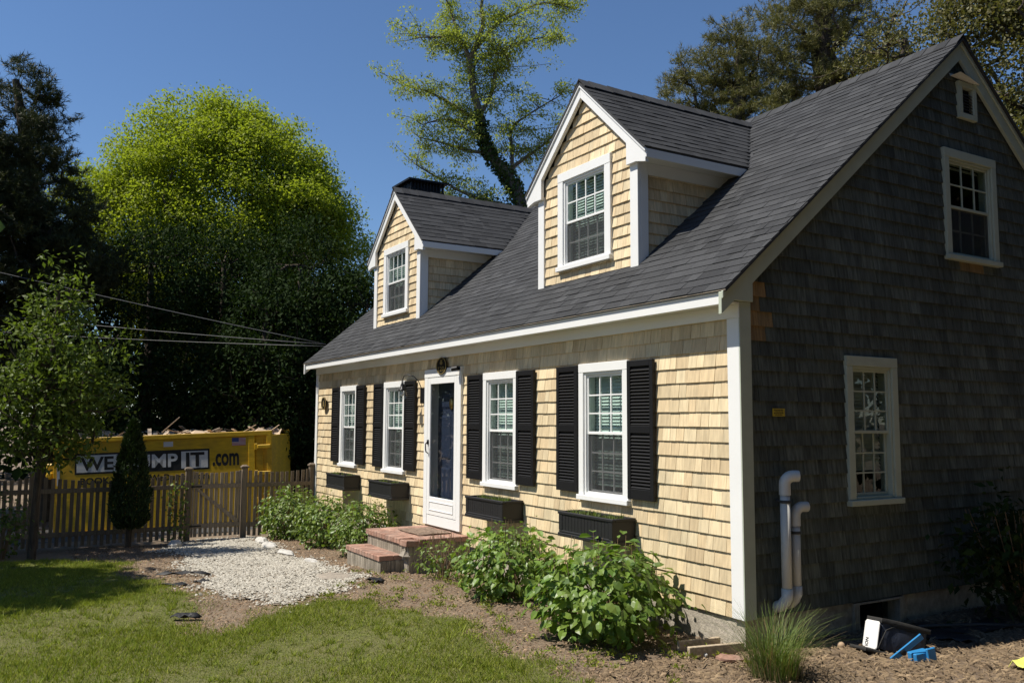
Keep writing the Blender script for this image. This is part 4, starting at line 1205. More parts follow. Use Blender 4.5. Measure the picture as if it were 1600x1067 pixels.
# ------------------------------------------------------------------ foliage helpers
def unit(a): return a/np.maximum(np.linalg.norm(a, axis=1, keepdims=True), 1e-9)
def leaf_arrays(C, L, W, up=0.6, droop=0.3, out=None, fold=0.15, jitter=0.35):
    n = len(C)
    d = rng.normal(size=(n, 3)); d[:, 2] -= droop
    if out is not None: d += out*0.8
    d = unit(d)
    nn = rng.normal(size=(n, 3)); nn[:, 2] += up*2
    if out is not None: nn += out*0.9
    nn = unit(nn-d*np.sum(nn*d, 1, keepdims=True))
    s = np.cross(nn, d)
    l = (L*(1+rng.uniform(-jitter, jitter, (n, 1)))); w = W*l/L
    m = C+d*l*0.45
    V = np.stack([C, m+s*w*0.5+nn*w*fold, C+d*l, m-s*w*0.5+nn*w*fold], 1).reshape(-1, 3)
    b = (np.arange(n)*4)[:, None]
    F = np.concatenate([b+np.array([[0, 2, 1]]), b+np.array([[0, 3, 2]])], 0)
    return V, F
def clumps(centres, per, rad, flat=0.7):
    k = unit(rng.normal(size=(len(centres)*per, 3)))*(rng.uniform(0, 1, (len(centres)*per, 1))**0.45*rad*1.75)
    k = k*np.repeat(rng.uniform(0.7, 1.3, (len(centres), 1)), per, axis=0)
    k[:, 2] *= flat
    off = k
    return np.repeat(centres, per, axis=0)+off, unit(off+1e-6)
def crown_pts(blobs, n, shell=0.35):
    vol = np.array([b[3]*b[4]*b[5] for b in blobs])**0.7
    ch = rng.choice(len(blobs), n, p=vol/vol.sum())
    B = np.array(blobs)[ch]
    d = unit(rng.normal(size=(n, 3)))
    r = 1-shell*rng.uniform(0, 1, (n, 1))**1.6
    P = B[:, :3]+d*r*B[:, 3:6]
    # drop those deep inside another lobe
    keep = np.ones(n, bool)
    for j, b in enumerate(blobs):
        q = np.linalg.norm((P-np.array(b[:3]))/np.array(b[3:6]), axis=1)
        keep &= ~((q < 1-shell*1.2) & (ch != j))
    return P[keep]
def join(parts):
    vs = []; fs = []; b = 0
    for V, F in parts:
        vs.append(V); fs.append(F+b); b += len(V)
    return np.concatenate(vs), np.concatenate(fs)

def limb_mesh(trunk, r0, tips, tip_r=0.012, sag=0.12, sides=6, taper=0.5):
    """trunk: polyline; every tip is joined to the nearest lower node of the growing skeleton"""
    nodes = [np.array(p, float) for p in trunk]; par = [-1]+list(range(len(trunk)-1))
    order = np.argsort([min(np.linalg.norm(t-np.array(p)) for p in trunk) for t in tips])
    chains = [list(range(len(trunk)))]
    leaf_nodes = []
    for ti in order:
        t = np.asarray(tips[ti], float)
        A = np.array(nodes)
        dv = t-A
        cost = np.linalg.norm(dv, axis=1)+np.maximum(0, A[:, 2]-t[2]+0.15*np.linalg.norm(dv[:, :2], axis=1))*1.6
        k = int(np.argmin(cost)); a = nodes[k]; L = np.linalg.norm(t-a)
        ns = max(2, min(5, int(L/0.5)+1)); ch = [k]
        for i in range(1, ns+1):
            f = i/ns
            p = a+(t-a)*f+np.array([0, 0, -sag*L*math.sin(math.pi*f)])+rng.normal(size=3)*0.05*L*(i < ns)
            nodes.append(p); par.append(ch[-1]); ch.append(len(nodes)-1)
        leaf_nodes.append(ch[-1]); chains.append(ch)
    cnt = np.zeros(len(nodes))
    for l in leaf_nodes: cnt[l] += 1
    for i in range(len(nodes)-1, 0, -1): cnt[par[i]] += cnt[i]
    rad = tip_r*np.sqrt(np.maximum(cnt, 0.6))
    mx = rad[0]
    rad = np.minimum(rad*(r0/mx if mx > 0 else 1)**(np.clip(cnt/cnt[0], 0, 1)**0.3), r0)
    nt = len(trunk)
    for i in range(nt): rad[i] = max(rad[i], r0*(1-(1-taper)*i/(nt-1))*(1.25 if i == 0 else 1)) if i < nt-1 else max(rad[i], r0*taper*0.6)
    mb = MB()
    for ch in chains:
        pts = [nodes[i] for i in ch]; rr = [rad[i] for i in ch]
        if ch is not chains[0]: rr[0] = min(rr[0], rr[1]*1.5)
        mb.tube(pts, rr, sides if ch is not chains[0] else 10, cap=False)
    return mb

def tree(name, label, trunk, r0, blobs, nclump, per, rad, L, W, leaf, bark='bark', group=None, up=0.6, droop=0.3, shell=0.35, tips=None, extra=None, flat=0.7):
    t = thing(name, label, 'tree', trunk[0], group)
    P = crown_pts(blobs, nclump, shell) if tips is None else np.asarray(tips)
    mb = limb_mesh(trunk, r0, P[rng.permutation(len(P))[:170]] if len(P) > 170 else P)
    mb.build('trunk', M[bark], t, smooth=True)
    C, out = clumps(P, per, rad, flat)
    V, F = leaf_arrays(C, L, W, up, droop, out*0.4)
    link('crown', new_mesh('crown', V, F, M[leaf]), t)
    return t

def needle_arrays(tips, dirs, per, ln, wd):
    n = len(tips)
    C = np.repeat(tips, per, 0); D = np.repeat(dirs, per, 0)
    C = C+D*rng.uniform(-0.16, 0.03, (len(C), 1))
    d = unit(D*0.65+rng.normal(size=C.shape)*0.55)
    s = unit(np.cross(d, rng.normal(size=C.shape)))
    l = ln*rng.uniform(0.7, 1.15, (len(C), 1))
    V = np.stack([C-s*wd/2, C+s*wd/2, C+d*l], 1).reshape(-1, 3)
    return V, np.arange(len(V)).reshape(-1, 3)

def pine(name, label, trunk, r0, blobs, nclump, tufts, rad, leaf='needle', per=16, ln=0.17, wd=0.016, group=None, shell=0.6, bark='bark'):
    t = thing(name, label, 'tree', trunk[0], group)
    P = crown_pts(blobs, nclump, shell)
    mb = limb_mesh(trunk, r0, P[:150], sag=0.05)
    mb.build('trunk', M[bark], t, smooth=True)
    C, out = clumps(P, tufts, rad, 0.5)
    D = unit(out*0.7+np.array([0, 0, 0.55])+rng.normal(size=C.shape)*0.3)
    V, F = needle_arrays(C, D, per, ln, wd)
    link('crown', new_mesh('crown', V, F, M[leaf]), t)
    return t

# ------------------------------------------------------------------ trees in view
def lumps(base, n, r0, r1):
    out = list(base)
    for _ in range(n):
        b = base[rng.integers(len(base))]; d = rng.normal(size=3); d[2] = abs(d[2])*0.9; d /= np.linalg.norm(d); r = rng.uniform(r0, r1)
        out.append((b[0]+d[0]*b[3]*0.86, b[1]+d[1]*b[4]*0.86, b[2]+d[2]*b[5]*0.86, r, r, r*0.85))
    return out
tree('broadleaf_tree', 'large round bright green tree rising above the dark trees left of the house', [(-26.9, 1.2, -1.1), (-26.8, 1.3, 2), (-27.0, 1.2, 4.5), (-26.9, 1.4, 7)], 0.34,
     lumps([(-26.9, 1.4, 8.6, 4.1, 3.9, 4.4), (-27.1, -1.0, 8.2, 3.0, 2.7, 3.4), (-25.6, 4.4, 7.2, 2.6, 2.3, 2.7), (-26.5, 2.6, 10.2, 2.8, 2.5, 2.7), (-26.8, 0.0, 10.6, 2.6, 2.4, 2.6), (-26.0, 3.4, 8.8, 2.6, 2.4, 2.6), (-26.6, 1.2, 6.4, 3.8, 4.2, 2.8)], 26, 0.7, 1.3), 3900, 98, 0.36, 0.105, 0.07, 'leaf_bright', shell=0.42, up=1.7)
dk = [(-21.4, -1.9, 7.6, 2.0), (-22.0, 0.3, 8.0, 2.1), (-20.6, 2.3, 7.9, 2.0), (-19.3, 3.5, 6.3, 1.5), (-19.2, 0.9, 5.6, 1.6)]
dkl = ['dark evergreen tree just right of the tall pine, below the bright crown', 'dark evergreen tree straight below the bright round crown', 'dark evergreen tree left of the far dormer', 'dark evergreen tree touching the house roof in view', 'lower dark tree behind the right half of the yellow dumpster']
for (x, y, h, r), lab in zip(dk, dkl):
    tree('evergreen_tree', lab, [(x, y, -1.1), (x+0.05, y, 1.5), (x, y+0.05, h*0.45), (x, y, h*0.8)], 0.2,
         [(x, y, h*0.40, r, r, h*0.42), (x, y, h*0.66, r*0.85, r*0.85, h*0.34), (x+0.3, y-0.5, 1.6, r*1.05, r*1.05, 2.4)], 560, 58, 0.34, 0.125, 0.06, 'leaf_dark', group='dark evergreens behind the dumpster', droop=0.8, up=0.8)
pine('pine_tree', 'tall dark pine at the left edge of the picture', [(-20.5, -4.2, -1.1), (-20.55, -4.4, 2), (-20.6, -4.7, 5), (-20.6, -5.2, 8.5), (-20.6, -5.6, 10.6)], 0.28,
     [(-20.6, -5.7, 9.2, 1.6, 1.4, 2.1), (-20.5, -4.8, 7.4, 1.6, 1.3, 1.7), (-20.6, -6.4, 7.5, 1.9, 1.6, 2.4), (-20.5, -4.6, 5.5, 1.7, 1.6, 1.7), (-20.3, -3.7, 5.6, 1.2, 1.0, 1.0), (-20.5, -5.6, 5.4, 1.8, 1.8, 2.0), (-20.3, -4.6, 3.0, 1.6, 1.6, 1.2)], 900, 17, 0.24, per=18, wd=0.018)
# small tree inside the fence
tree('young_tree', 'small leafy tree with thin trunk standing inside the fence at left', [(-10.35, -4.98, -0.75), (-10.33, -4.96, 0.2), (-10.3, -4.92, 1.0), (-10.25, -4.85, 2.3), (-10.2, -4.8, 3.6)], 0.055,
     [(-10.2, -4.80, 3.25, 0.55, 0.50, 0.95), (-10.2, -4.68, 2.45, 0.95, 0.98, 0.95), (-10.25, -5.1, 1.9, 0.85, 0.9, 0.85), (-10.15, -4.45, 1.75, 0.75, 0.72, 0.7), (-10.2, -4.9, 1.2, 0.7, 0.75, 0.5)], 330, 26, 0.15, 0.095, 0.045, 'leaf_small', shell=0.7, droop=0.4)
# locust behind the ridge
lt = [(-20.0, 10.4, -1.1), (-20.0, 10.4, 4.0), (-20.05, 10.3, 7.5), (-20.1, 10.25, 8.76), (-20.3, 9.91, 9.81), (-20.48, 9.61, 10.39), (-20.77, 9.11, 11.09), (-20.88, 8.91, 11.68), (-20.94, 8.8, 12.5), (-21.05, 8.59, 13.33), (-21.13, 8.44, 14.52), (-21.01, 8.68, 15.13), (-20.9, 8.88, 15.86), (-20.93, 8.81, 16.59), (-20.87, 8.93, 17.44)]
limbs = [[(-20.92, 8.84, 12.22), (-21.16, 8.4, 12.54), (-22.37, 8.22, 13.33), (-21.37, 6.84, 13.15), (-22.59, 6.56, 13.67)],
 [(-21.1, 8.51, 14.05), (-21.19, 8.33, 15.0), (-21.9, 8.1, 15.6), (-21.24, 7.12, 15.13), (-22.0, 6.7, 15.3)],
 [(-20.94, 8.8, 12.5), (-20.75, 9.2, 13.4), (-20.66, 9.3, 14.18), (-21.0, 10.05, 14.6), (-20.04, 9.38, 14.8), (-20.44, 10.65, 15.58), (-18.8, 10.9, 15.1)],
 [(-21.0, 8.68, 15.01), (-20.67, 9.29, 15.87), (-20.8, 10.2, 16.6), (-19.34, 10.5, 16.47), (-19.52, 12.03, 16.7)],
 [(-20.86, 8.95, 11.51), (-21.1, 8.5, 11.9), (-21.9, 8.0, 12.5), (-21.41, 6.75, 11.91)],
 [(-20.1, 10.25, 8.7), (-21.23, 8.26, 9.67), (-22.1, 8.0, 10.2), (-21.49, 6.57, 10.45)],
 [(-20.36, 9.81, 10.04), (-20.36, 9.81, 11.1), (-20.9, 10.1, 12.2), (-19.64, 10.03, 12.34), (-19.86, 11.54, 13.42)],
 [(-20.94, 8.8, 12.6), (-21.05, 8.59, 13.69), (-21.5, 9.0, 14.8), (-20.06, 9.34, 14.69)],
 [(-21.11, 8.48, 14.52), (-21.33, 8.06, 15.59), (-21.9, 8.0, 16.7), (-21.15, 7.31, 17.0)],
 [(-20.48, 9.61, 10.39), (-20.0, 10.4, 11.1), (-20.3, 11.3, 11.8), (-18.96, 11.07, 12.09)],
 [(-20.73, 9.17, 11.09), (-21.15, 8.41, 11.19), (-22.0, 8.0, 11.6), (-21.45, 6.66, 11.44)],
 [(-20.1, 10.25, 8.9), (-20.6, 9.0, 9.3), (-21.0, 8.2, 9.0), (-21.2, 7.4, 9.4)]]
loc = thing('locust_tree', 'tall airy locust with crooked ivy-clad trunk behind the roof between the dormers', 'tree', lt[0])
mb = MB()
mb.tube(lt, [0.34, 0.32, 0.28, 0.25, 0.22, 0.19, 0.16, 0.14, 0.15, 0.13, 0.12, 0.10, 0.085, 0.06, 0.04], 10, cap=False)
tips = []
def smooth_path(pp, n=3):
    pp = [np.array(p) for p in pp]; out = []
    for i in range(len(pp)-1):
        p0, p1, p2, p3 = pp[max(i-1, 0)], pp[i], pp[i+1], pp[min(i+2, len(pp)-1)]
        for k in range(n):
            t = k/n
            out.append(0.5*((2*p1)+(-p0+p2)*t+(2*p0-5*p1+4*p2-p3)*t*t+(-p0+3*p1-3*p2+p3)*t**3))
    return out+[pp[-1]]
for lb in limbs:
    pp = smooth_path(lb); rr = np.linspace(0.085, 0.018, len(pp)); mb.tube(pp, list(rr), 6, cap=False)
    for i in range(2, len(pp)):
        for _ in range(3):
            e2 = pp[i]+np.array([rng.normal()*0.4, rng.normal()*0.6, rng.normal()*0.38+0.05])
            md = (pp[i]+e2)/2+rng.normal(size=3)*0.06
            mb.tube([pp[i], md, e2], [0.016, 0.011, 0.006], 4, cap=False); tips.append(e2); tips.append(md)
for p in lt[8:]:
    for _ in range(6): tips.append(np.array(p)+rng.normal(size=3)*np.array([0.5, 0.6, 0.4]))
mb.build('trunk', M['pale_bark'], loc, smooth=True)
C, out = clumps(np.array(tips), 54, 0.21, 0.6)
V, F = leaf_arrays(C, 0.105, 0.045, 1.2, 0.4, out*0.3)
link('crown', new_mesh('crown', V, F, M['leaf_locust']), loc)
ivp = []
for a, b, r in zip(lt[2:8], lt[3:9], (0.30, 0.27, 0.24, 0.21, 0.17, 0.13)):
    n = 460
    f = rng.uniform(0, 1, (n, 1)); ivp.append(np.array(a)*(1-f)+np.array(b)*f+unit(rng.normal(size=(n, 3)))*(r+rng.uniform(0.0, 0.12, (n, 1))))
V, F = leaf_arrays(np.concatenate(ivp), 0.13, 0.10, 0.3, 0.6)
link('ivy', new_mesh('ivy', V, F, M['leaf_ivy']), loc)
tree('hedge_tree', 'small dark tree at the foot of the locust behind the ridge', [(-20.6, 9.9, -1.1), (-20.5, 9.8, 4), (-20.4, 9.9, 7.5)], 0.14, [(-20.3, 10.0, 8.0, 1.6, 2.2, 1.4)], 110, 34, 0.3, 0.12, 0.06, 'leaf_dark')
# pines behind the right half of the roof
pine('pine_tree', 'olive pitch pine behind the ridge just right of the nearer dormer', [(-12.9, 12.9, -0.8), (-12.8, 12.9, 4), (-12.9, 13.0, 8), (-12.6, 13.2, 11.5), (-12.7, 13.3, 13.2)], 0.28,
     [(-13.3, 12.4, 11.5, 1.3, 1.3, 1.5), (-12.6, 13.1, 12.6, 1.2, 1.2, 1.3), (-13.6, 12.0, 10.2, 1.1, 1.1, 1.2), (-12.2, 13.6, 10.6, 1.5, 1.5, 1.6), (-13.0, 12.6, 9.2, 1.6, 1.6, 1.3)], 430, 15, 0.24, 'needle_olive', shell=0.7)
pine('pine_tree', 'taller pitch pine with bare limbs above the middle of the right roof', [(-11.2, 15.4, -0.8), (-11.4, 15.3, 5), (-11.1, 15.5, 9.5), (-11.5, 15.5, 13), (-11.2, 15.7, 15.8)], 0.30,
     [(-11.7, 15.0, 13.8, 1.6, 1.5, 1.6), (-10.9, 15.9, 14.6, 1.6, 1.5, 1.6), (-11.9, 14.8, 11.9, 1.3, 1.3, 1.3), (-10.6, 16.2, 12.3, 1.6, 1.6, 1.3), (-11.3, 15.5, 16.0, 1.4, 1.4, 1.2)], 420, 14, 0.23, 'needle_olive', shell=0.75)
tree('scrub_tree', 'thin yellow green tree between the pines and the gable peak', [(-8.6, 15.0, -0.8), (-8.7, 15.0, 5), (-8.6, 15.1, 9), (-8.5, 15.2, 12)], 0.16, [(-8.7, 15.0, 11.6, 1.5, 1.5, 1.9), (-8.3, 15.5, 9.8, 1.6, 1.6, 1.6), (-9.6, 14.4, 9.6, 1.2, 1.2, 1.2)], 300, 55, 0.26, 0.09, 0.05, 'leaf_oak', shell=0.8)
tree('oak_tree', 'broad brownish olive oak behind the gable peak at the right edge', [(-3.0, 12.4, -0.6), (-3.1, 12.3, 3), (-3.3, 12.2, 6), (-3.4, 12.2, 8.5)], 0.3,
     [(-3.9, 12.0, 9.0, 1.7, 1.7, 2.3), (-2.6, 12.8, 7.6, 2.0, 2.0, 2.6), (-4.4, 11.9, 10.2, 1.0, 1.0, 1.2), (-3.2, 12.0, 5.4, 2.0, 2.0, 2.2), (-3.2, 12.6, 10.8, 1.9, 1.9, 1.6)], 900, 85, 0.30, 0.085, 0.055, 'leaf_oak', shell=0.6)
# trees outside the picture that shade the yard; gable-side ones set dense to block sky light
for (x, y, h, r, lab) in [(-8.4, -9.9, 8.0, 2.1, 'broad tree left of the picture that shades the lawn'), (-13.6, -10.0, 9.5, 2.7, 'tree left of the picture that shades the fence'), (-16.0, -8.6, 8.5, 2.4, 'lower tree left of the picture on the street side'), (-18.0, -11.5, 12.0, 2.9, 'tall tree left of the picture beside the street'), (-24.0, -10.0, 14.0, 3.2, 'tallest tree left of the picture beyond the street'),
                          (7.2, 2.2, 12.0, 2.6, 'tree right of the picture facing the grey gable'), (6.4, 6.4, 13.0, 2.7, 'tall tree right of the picture behind the yard'), (4.8, 11.2, 13.0, 3.0, 'tree right of the picture behind the house'), (8.9, -1.6, 11.0, 2.5, 'tree right of the picture level with the camera'), (10.5, 4.0, 14.0, 3.2, 'tallest tree right of the picture'), (7.6, -9.5, 12.0, 2.5, 'added tree behind the camera on its right'), (11.5, -6.5, 12.0, 2.8, 'added tree far right behind the camera')]:  # the two behind the camera are added to shade the ground
    z0 = float(gz(x))
    tree('yard_tree', lab, [(x, y, z0-0.1), (x+0.1, y, z0+h*0.25), (x, y+0.1, z0+h*0.5), (x, y, z0+h*0.8)], 0.2,
         [(x, y, z0+h*0.68, r, r, h*0.32), (x+0.5, y-0.4, z0+h*0.5, r*0.9, r*0.9, h*0.28)]+([(x, y, z0+h*0.28, r*0.95, r*0.95, h*0.26)] if x > 4 else []), 520 if x > 4 else 420, 26, 0.36, 0.31, 0.20, 'leaf_dark' if x > 4 else 'leaf_small', shell=0.6, group='trees outside the picture')
# far wood that closes the view beyond the street
n = 36000
P = np.stack([rng.uniform(-46, -36, n), rng.uniform(-22, 62, n), np.zeros(n)], 1)
hmax = 7.5+1.4*np.sin(P[:, 1]*0.9)+1.1*np.sin(P[:, 1]*2.3+P[:, 0])
P[:, 2] = -1.2+rng.uniform(0, 1, n)**0.8*hmax
V, F = leaf_arrays(P, 0.5, 0.34, 0.5, 0.4)
tag(link('distant_wood', new_mesh('distant_wood', V, F, M['leaf_dark']), kind='stuff'), 'dark mass of woods far beyond the street', 'woods')

# ------------------------------------------------------------------ shrubs
HL_V = [(0, 0, 0), (0.30, 0.30, 0.07), (0.68, 0.27, 0.02), (1.0, 0, -0.16), (0.68, -0.27, 0.02), (0.30, -0.30, 0.07), (0.32, 0, 0.0), (0.68, 0, -0.05)]
HL_F = [(0, 6, 1), (1, 6, 7, 2), (2, 7, 3), (0, 5, 6), (5, 4, 7, 6), (4, 3, 7)]
def shrub(name, label, cx, cy, rx, ry, h, ntot, nobj, ll, leaf, stems=24, twigs=30, group=None, wide=1.0, cat='bush'):
    z0 = float(gz(cx))
    t = thing(name, label, cat, (cx, cy, z0), group)
    mb = MB()
    for _ in range(stems):
        a = random.uniform(0, 2*math.pi); r = random.uniform(0.3, 0.95)
        e_ = (cx+rx*r*math.cos(a), cy+ry*r*math.sin(a), z0+h*random.uniform(0.55, 0.95)*math.sqrt(max(0.1, 1-0.6*r*r)))
        m_ = (cx+rx*r*0.4*math.cos(a), cy+ry*r*0.4*math.sin(a), z0+h*0.45)
        mb.tube([(cx+rx*0.18*math.cos(a), cy+ry*0.18*math.sin(a), z0-0.03), m_, e_], [0.008, 0.006, 0.003], 5, cap=False)
    mb.build('stems', M['stem'], t, kind='stuff')
    mb = MB()
    for _ in range(twigs):
        a = random.uniform(0, 2*math.pi); r = random.uniform(0.2, 0.95)
        z = z0+h*(0.45+0.5*math.sqrt(max(0.05, 1-r*r)))
        p = (cx+rx*r*math.cos(a), cy+ry*r*math.sin(a), z-0.1)
        mb.tube([p, (p[0]+random.uniform(-0.03, 0.03), p[1]+random.uniform(-0.03, 0.03), p[2]+random.uniform(0.13, 0.26))], [0.004, 0.0022], 4)
    if twigs: mb.build('dry_twigs', M['stem'], t, kind='stuff')
    mats = []; wt = []
    tc = unit((CAM-np.array([cx, cy, z0]))[None])[0]
    for _ in range(ntot):
        d = rng.normal(size=3); d[2] = d[2]*0.9+0.15; d /= np.linalg.norm(d)
        rr = 1-0.5*rng.uniform()**1.8 if rng.uniform() > 0.09 else rng.uniform(1.02, 1.2)
        # egg outline: widest at a third of the height, lumpy
        lump = 0.97+0.13*math.sin(5*math.atan2(d[1], d[0])+3*d[2]+cx)+0.10*math.sin(9*d[2]+4*d[0]+2*cx)+0.05*math.sin(13*d[0]-7*d[1])
        p = np.array([cx+rx*rr*lump*d[0], cy+ry*rr*lump*d[1], z0+h*0.46+h*0.54*rr*lump*d[2]])
        if p[2] < z0+0.03: p[2] = z0+0.03+rng.uniform(0, 0.12)
        if p[1] > -0.06: p[1] = -0.06-rng.uniform(0, 0.08)
        nrm_ = Vector(d*0.6+np.array([0, 0, 0.75])+rng.normal(size=3)*0.42).normalized()
        tip = Vector(d*np.array([1, 1, 0.25])+rng.normal(size=3)*0.6+np.array([0, 0, -0.35]))
        tip = (tip-nrm_*tip.dot(nrm_)).normalized(); s_ = nrm_.cross(tip)
        k = ll*random.choice([random.uniform(0.35, 0.7), random.uniform(0.6, 1.0), random.uniform(0.8, 1.25)])
        Mx = np.eye(4); Mx[:3, 0] = np.array(tip)*k; Mx[:3, 1] = np.array(s_)*k*wide; Mx[:3, 2] = np.array(nrm_)*k; Mx[:3, 3] = p
        mats.append(Mx); wt.append((rr**6*(1.05+float(d@tc)))**2)
    pieces('leaf', HL_V, HL_F, mats, M[leaf], t, nobj, area=wt)
    return t
shrub('hydrangea_bush', 'biggest leafy green bush below the window box nearest the corner', -1.06, -0.72, 0.68, 0.58, 0.83, 1900, 300, 0.112, 'leaf_hydrangea', twigs=26, group='large leaved bushes in the front bed')
shrub('hydrangea_bush', 'leafy green bush between the brick steps and the biggest bush', -2.98, -0.60, 0.58, 0.52, 0.77, 1600, 300, 0.094, 'leaf_hydrangea', twigs=40, group='large leaved bushes in the front bed')
shrub('weed_clump', 'low weedy clump with dry brown stems beside the brick steps', -4.35, -0.72, 0.42, 0.34, 0.46, 330, 60, 0.06, 'leaf_azalea', stems=16, twigs=50, cat='weeds')
shrub('azalea_bush', 'rounded bush directly left of the brick steps', -7.35, -0.58, 0.56, 0.50, 0.80, 1900, 140, 0.085, 'leaf_azalea', twigs=36, group='rounded bushes left of the steps', wide=0.85)
shrub('azalea_bush', 'rounded bush in the middle of the three left of the steps', -8.95, -0.62, 0.60, 0.52, 0.86, 1900, 140, 0.09, 'leaf_azalea', twigs=16, group='rounded bushes left of the steps', wide=0.85)
shrub('azalea_bush', 'rounded bush beside the gate post, leftmost of the three', -10.75, -0.72, 0.66, 0.56, 0.94, 2000, 140, 0.095, 'leaf_azalea', twigs=30, group='rounded bushes left of the steps', wide=0.85)
shrub('edge_bush', 'shaded bush against the fence at the left edge of the picture', -10.6, -5.45, 0.6, 0.55, 1.05, 700, 60, 0.08, 'leaf_small', cat='bush')
def side_shrub(cx, cy):
    z0 = float(gz(cx)); t = thing('shaded_shrub', 'dark shrub in deep shade against the grey gable at right', 'bush', (cx, cy, z0))
    mb = MB()
    for _ in range(26):
        a = random.uniform(0, 2*math.pi); r = random.uniform(0.2, 0.6)
        mb.tube([(cx, cy, z0-0.03), (cx+r*0.5*math.cos(a), cy+r*0.8*math.sin(a), z0+0.6), (cx+r*0.7*math.cos(a), cy+r*1.4*math.sin(a), z0+1.1)], [0.01, 0.007, 0.003], 5, cap=False)
    mb.build('stems', M['stem'], t, kind='stuff')
    P = np.array([cx, cy, z0+0.65])+rng.normal(size=(1500, 3))*np.array([0.22, 0.38, 0.28]); P[:, 2] = np.maximum(P[:, 2], z0+0.05); P[:, 0] = np.maximum(P[:, 0], 0.06)
    V, F = leaf_arrays(P, 0.10, 0.055, 0.6, 0.4)
    link('foliage', new_mesh('foliage', V, F, M['leaf_dark']), t, kind='stuff')
side_shrub(0.5, 3.35)
# arborvitae in front of the fence
ax, ay = -11.22, -3.46
az = float(gz(ax))
t = thing('arborvitae', 'narrow dark conical arborvitae in front of the fence and dumpster lettering', 'tree', (ax, ay, az))
mb = MB(); mb.tube([(ax, ay, az-0.05), (ax, ay, az+0.4), (ax, ay, az+1.9)], [0.05, 0.045, 0.012], 8, cap=False); mb.build('trunk', M['bark'], t)
n = 11000
zz = rng.uniform(0, 1, n)**1.15
rmax = 0.325*np.interp(zz, [0, 0.08, 0.3, 0.6, 0.85, 1.0], [0.55, 0.9, 1.0, 0.72, 0.38, 0.06])
an = rng.uniform(0, 2*math.pi, n); rr = rmax*(1-0.35*rng.uniform(0, 1, n)**2)*(1+0.08*np.sin(an*5+zz*20))
P = np.stack([ax+rr*np.cos(an), ay+rr*np.sin(an), az+0.32+zz*1.88], 1)
out = np.stack([np.cos(an)*0.6, np.sin(an)*0.6, np.full(n, 1.6)], 1)
V, F = leaf_arrays(P, 0.075, 0.022, 0.0, -0.8, out)
link('crown', new_mesh('crown', V, F, M['leaf_arborvitae']), t)
# vine on the gate post
t = thing('climbing_vine', 'small leafy vine climbing the fence left of the gate post', 'vine', (-11.5, -2.62, -0.72))
mb = MB(); vp = []
for _ in range(7):
    y = -2.62+random.uniform(-0.2, 0.18); pts = []
    for k in range(8): pts.append((-11.53+random.uniform(-0.02, 0.05), y+random.uniform(-0.05, 0.05), -0.74+k*random.uniform(0.12, 0.17)))
    mb.tube(pts, 0.004, 4, cap=False); vp += pts
mb.build('stems', M['stem'], t, kind='stuff')
C, _o = clumps(np.array(vp), 5, 0.05, 1.0)
V, F = leaf_arrays(C, 0.06, 0.045, 0.5, 0.3); link('foliage', new_mesh('foliage', V, F, M['leaf_azalea']), t, kind='stuff')
# ornamental grass at the corner
def blades(n, cx, cy, z0, spread, hmin, hmax, lean, w):
    V = []; F = []
    for i in range(n):
        a = random.uniform(0, 2*math.pi); r = spread*math.sqrt(random.random()); h = random.uniform(hmin, hmax); ln = random.uniform(0.1, 1)*lean*h
        bx, by = cx+r*math.cos(a), cy+r*math.sin(a); a2 = a+random.uniform(-0.8, 0.8); dx, dy = math.cos(a2), math.sin(a2); sx, sy = -dy*w, dx*w
        b = len(V)
        for f in (0, 0.4, 0.75, 1.0):
            px, py, pz = bx+dx*ln*f**2, by+dy*ln*f**2, z0+h*(f-0.28*f**3*ln/h)
            ww = (1-f*0.85)
            V += [(px-sx*ww, py-sy*ww, pz), (px+sx*ww, py+sy*ww, pz)]
        for k in range(3): F.append((b+2*k, b+2*k+1, b+2*k+3, b+2*k+2))
    return V, F
gx, gy = 0.62, -0.34
t = thing('ornamental_grass', 'clump of tall thin green grass at the house corner', 'grass', (gx, gy, -0.41))
V, F = blades(620, gx, gy, -0.43, 0.17, 0.28, 0.64, 1.0, 0.0030); link('blades', new_mesh('blades', V, F, M['tall_grass']), t, kind='stuff')
V, F = blades(160, gx, gy, -0.43, 0.20, 0.15, 0.5, 1.0, 0.0035); link('dry_blades', new_mesh('dry_blades', V, F, M['dry_grass']), t, kind='stuff')

# ------------------------------------------------------------------ ground cover
def scatter(n, x0, x1, y0, y1, test):
    P = np.stack([rng.uniform(x0, x1, n), rng.uniform(y0, y1, n)], 1)
    return P[test(P)]
def ground_at(P): return gz(P[:, 0])+bumpy(P[:, 0], P[:, 1])
IN = lambda P: pt_in(LAWN, wob(P))
INV = lambda P: ((P-CAM[:2])@np.array([-0.88, 0.47]) > 0) & (P[:, 1] > -5.9)
P = scatter(600000, -10.4, 1.6, -5.9, -1.2, lambda P: pt_in(LAWN, wob(P)+rng.normal(size=P.shape)*0.13))
dens = 0.5+0.5*np.sin(1.9*P[:, 0]+0.7*P[:, 1])*np.sin(1.3*P[:, 1]-0.8*P[:, 0]+1)+0.35*np.sin(4.1*P[:, 0]-2.2*P[:, 1])
P = P[rng.uniform(0, 1, len(P)) < 0.5+0.5*dens]
n = len(P); zg = ground_at(P)
h = rng.uniform(0.014, 0.042, n)*(1+0.8*(rng.uniform(0, 1, n) < 0.03))*(0.8+0.3*np.sin(2.3*P[:, 0]+1.1*P[:, 1]))
an = rng.uniform(0, 2*math.pi, n); w = rng.uniform(0.0025, 0.0048, n); le = rng.uniform(0.2, 1.1, n)*h; a2 = rng.uniform(0, 2*math.pi, n)
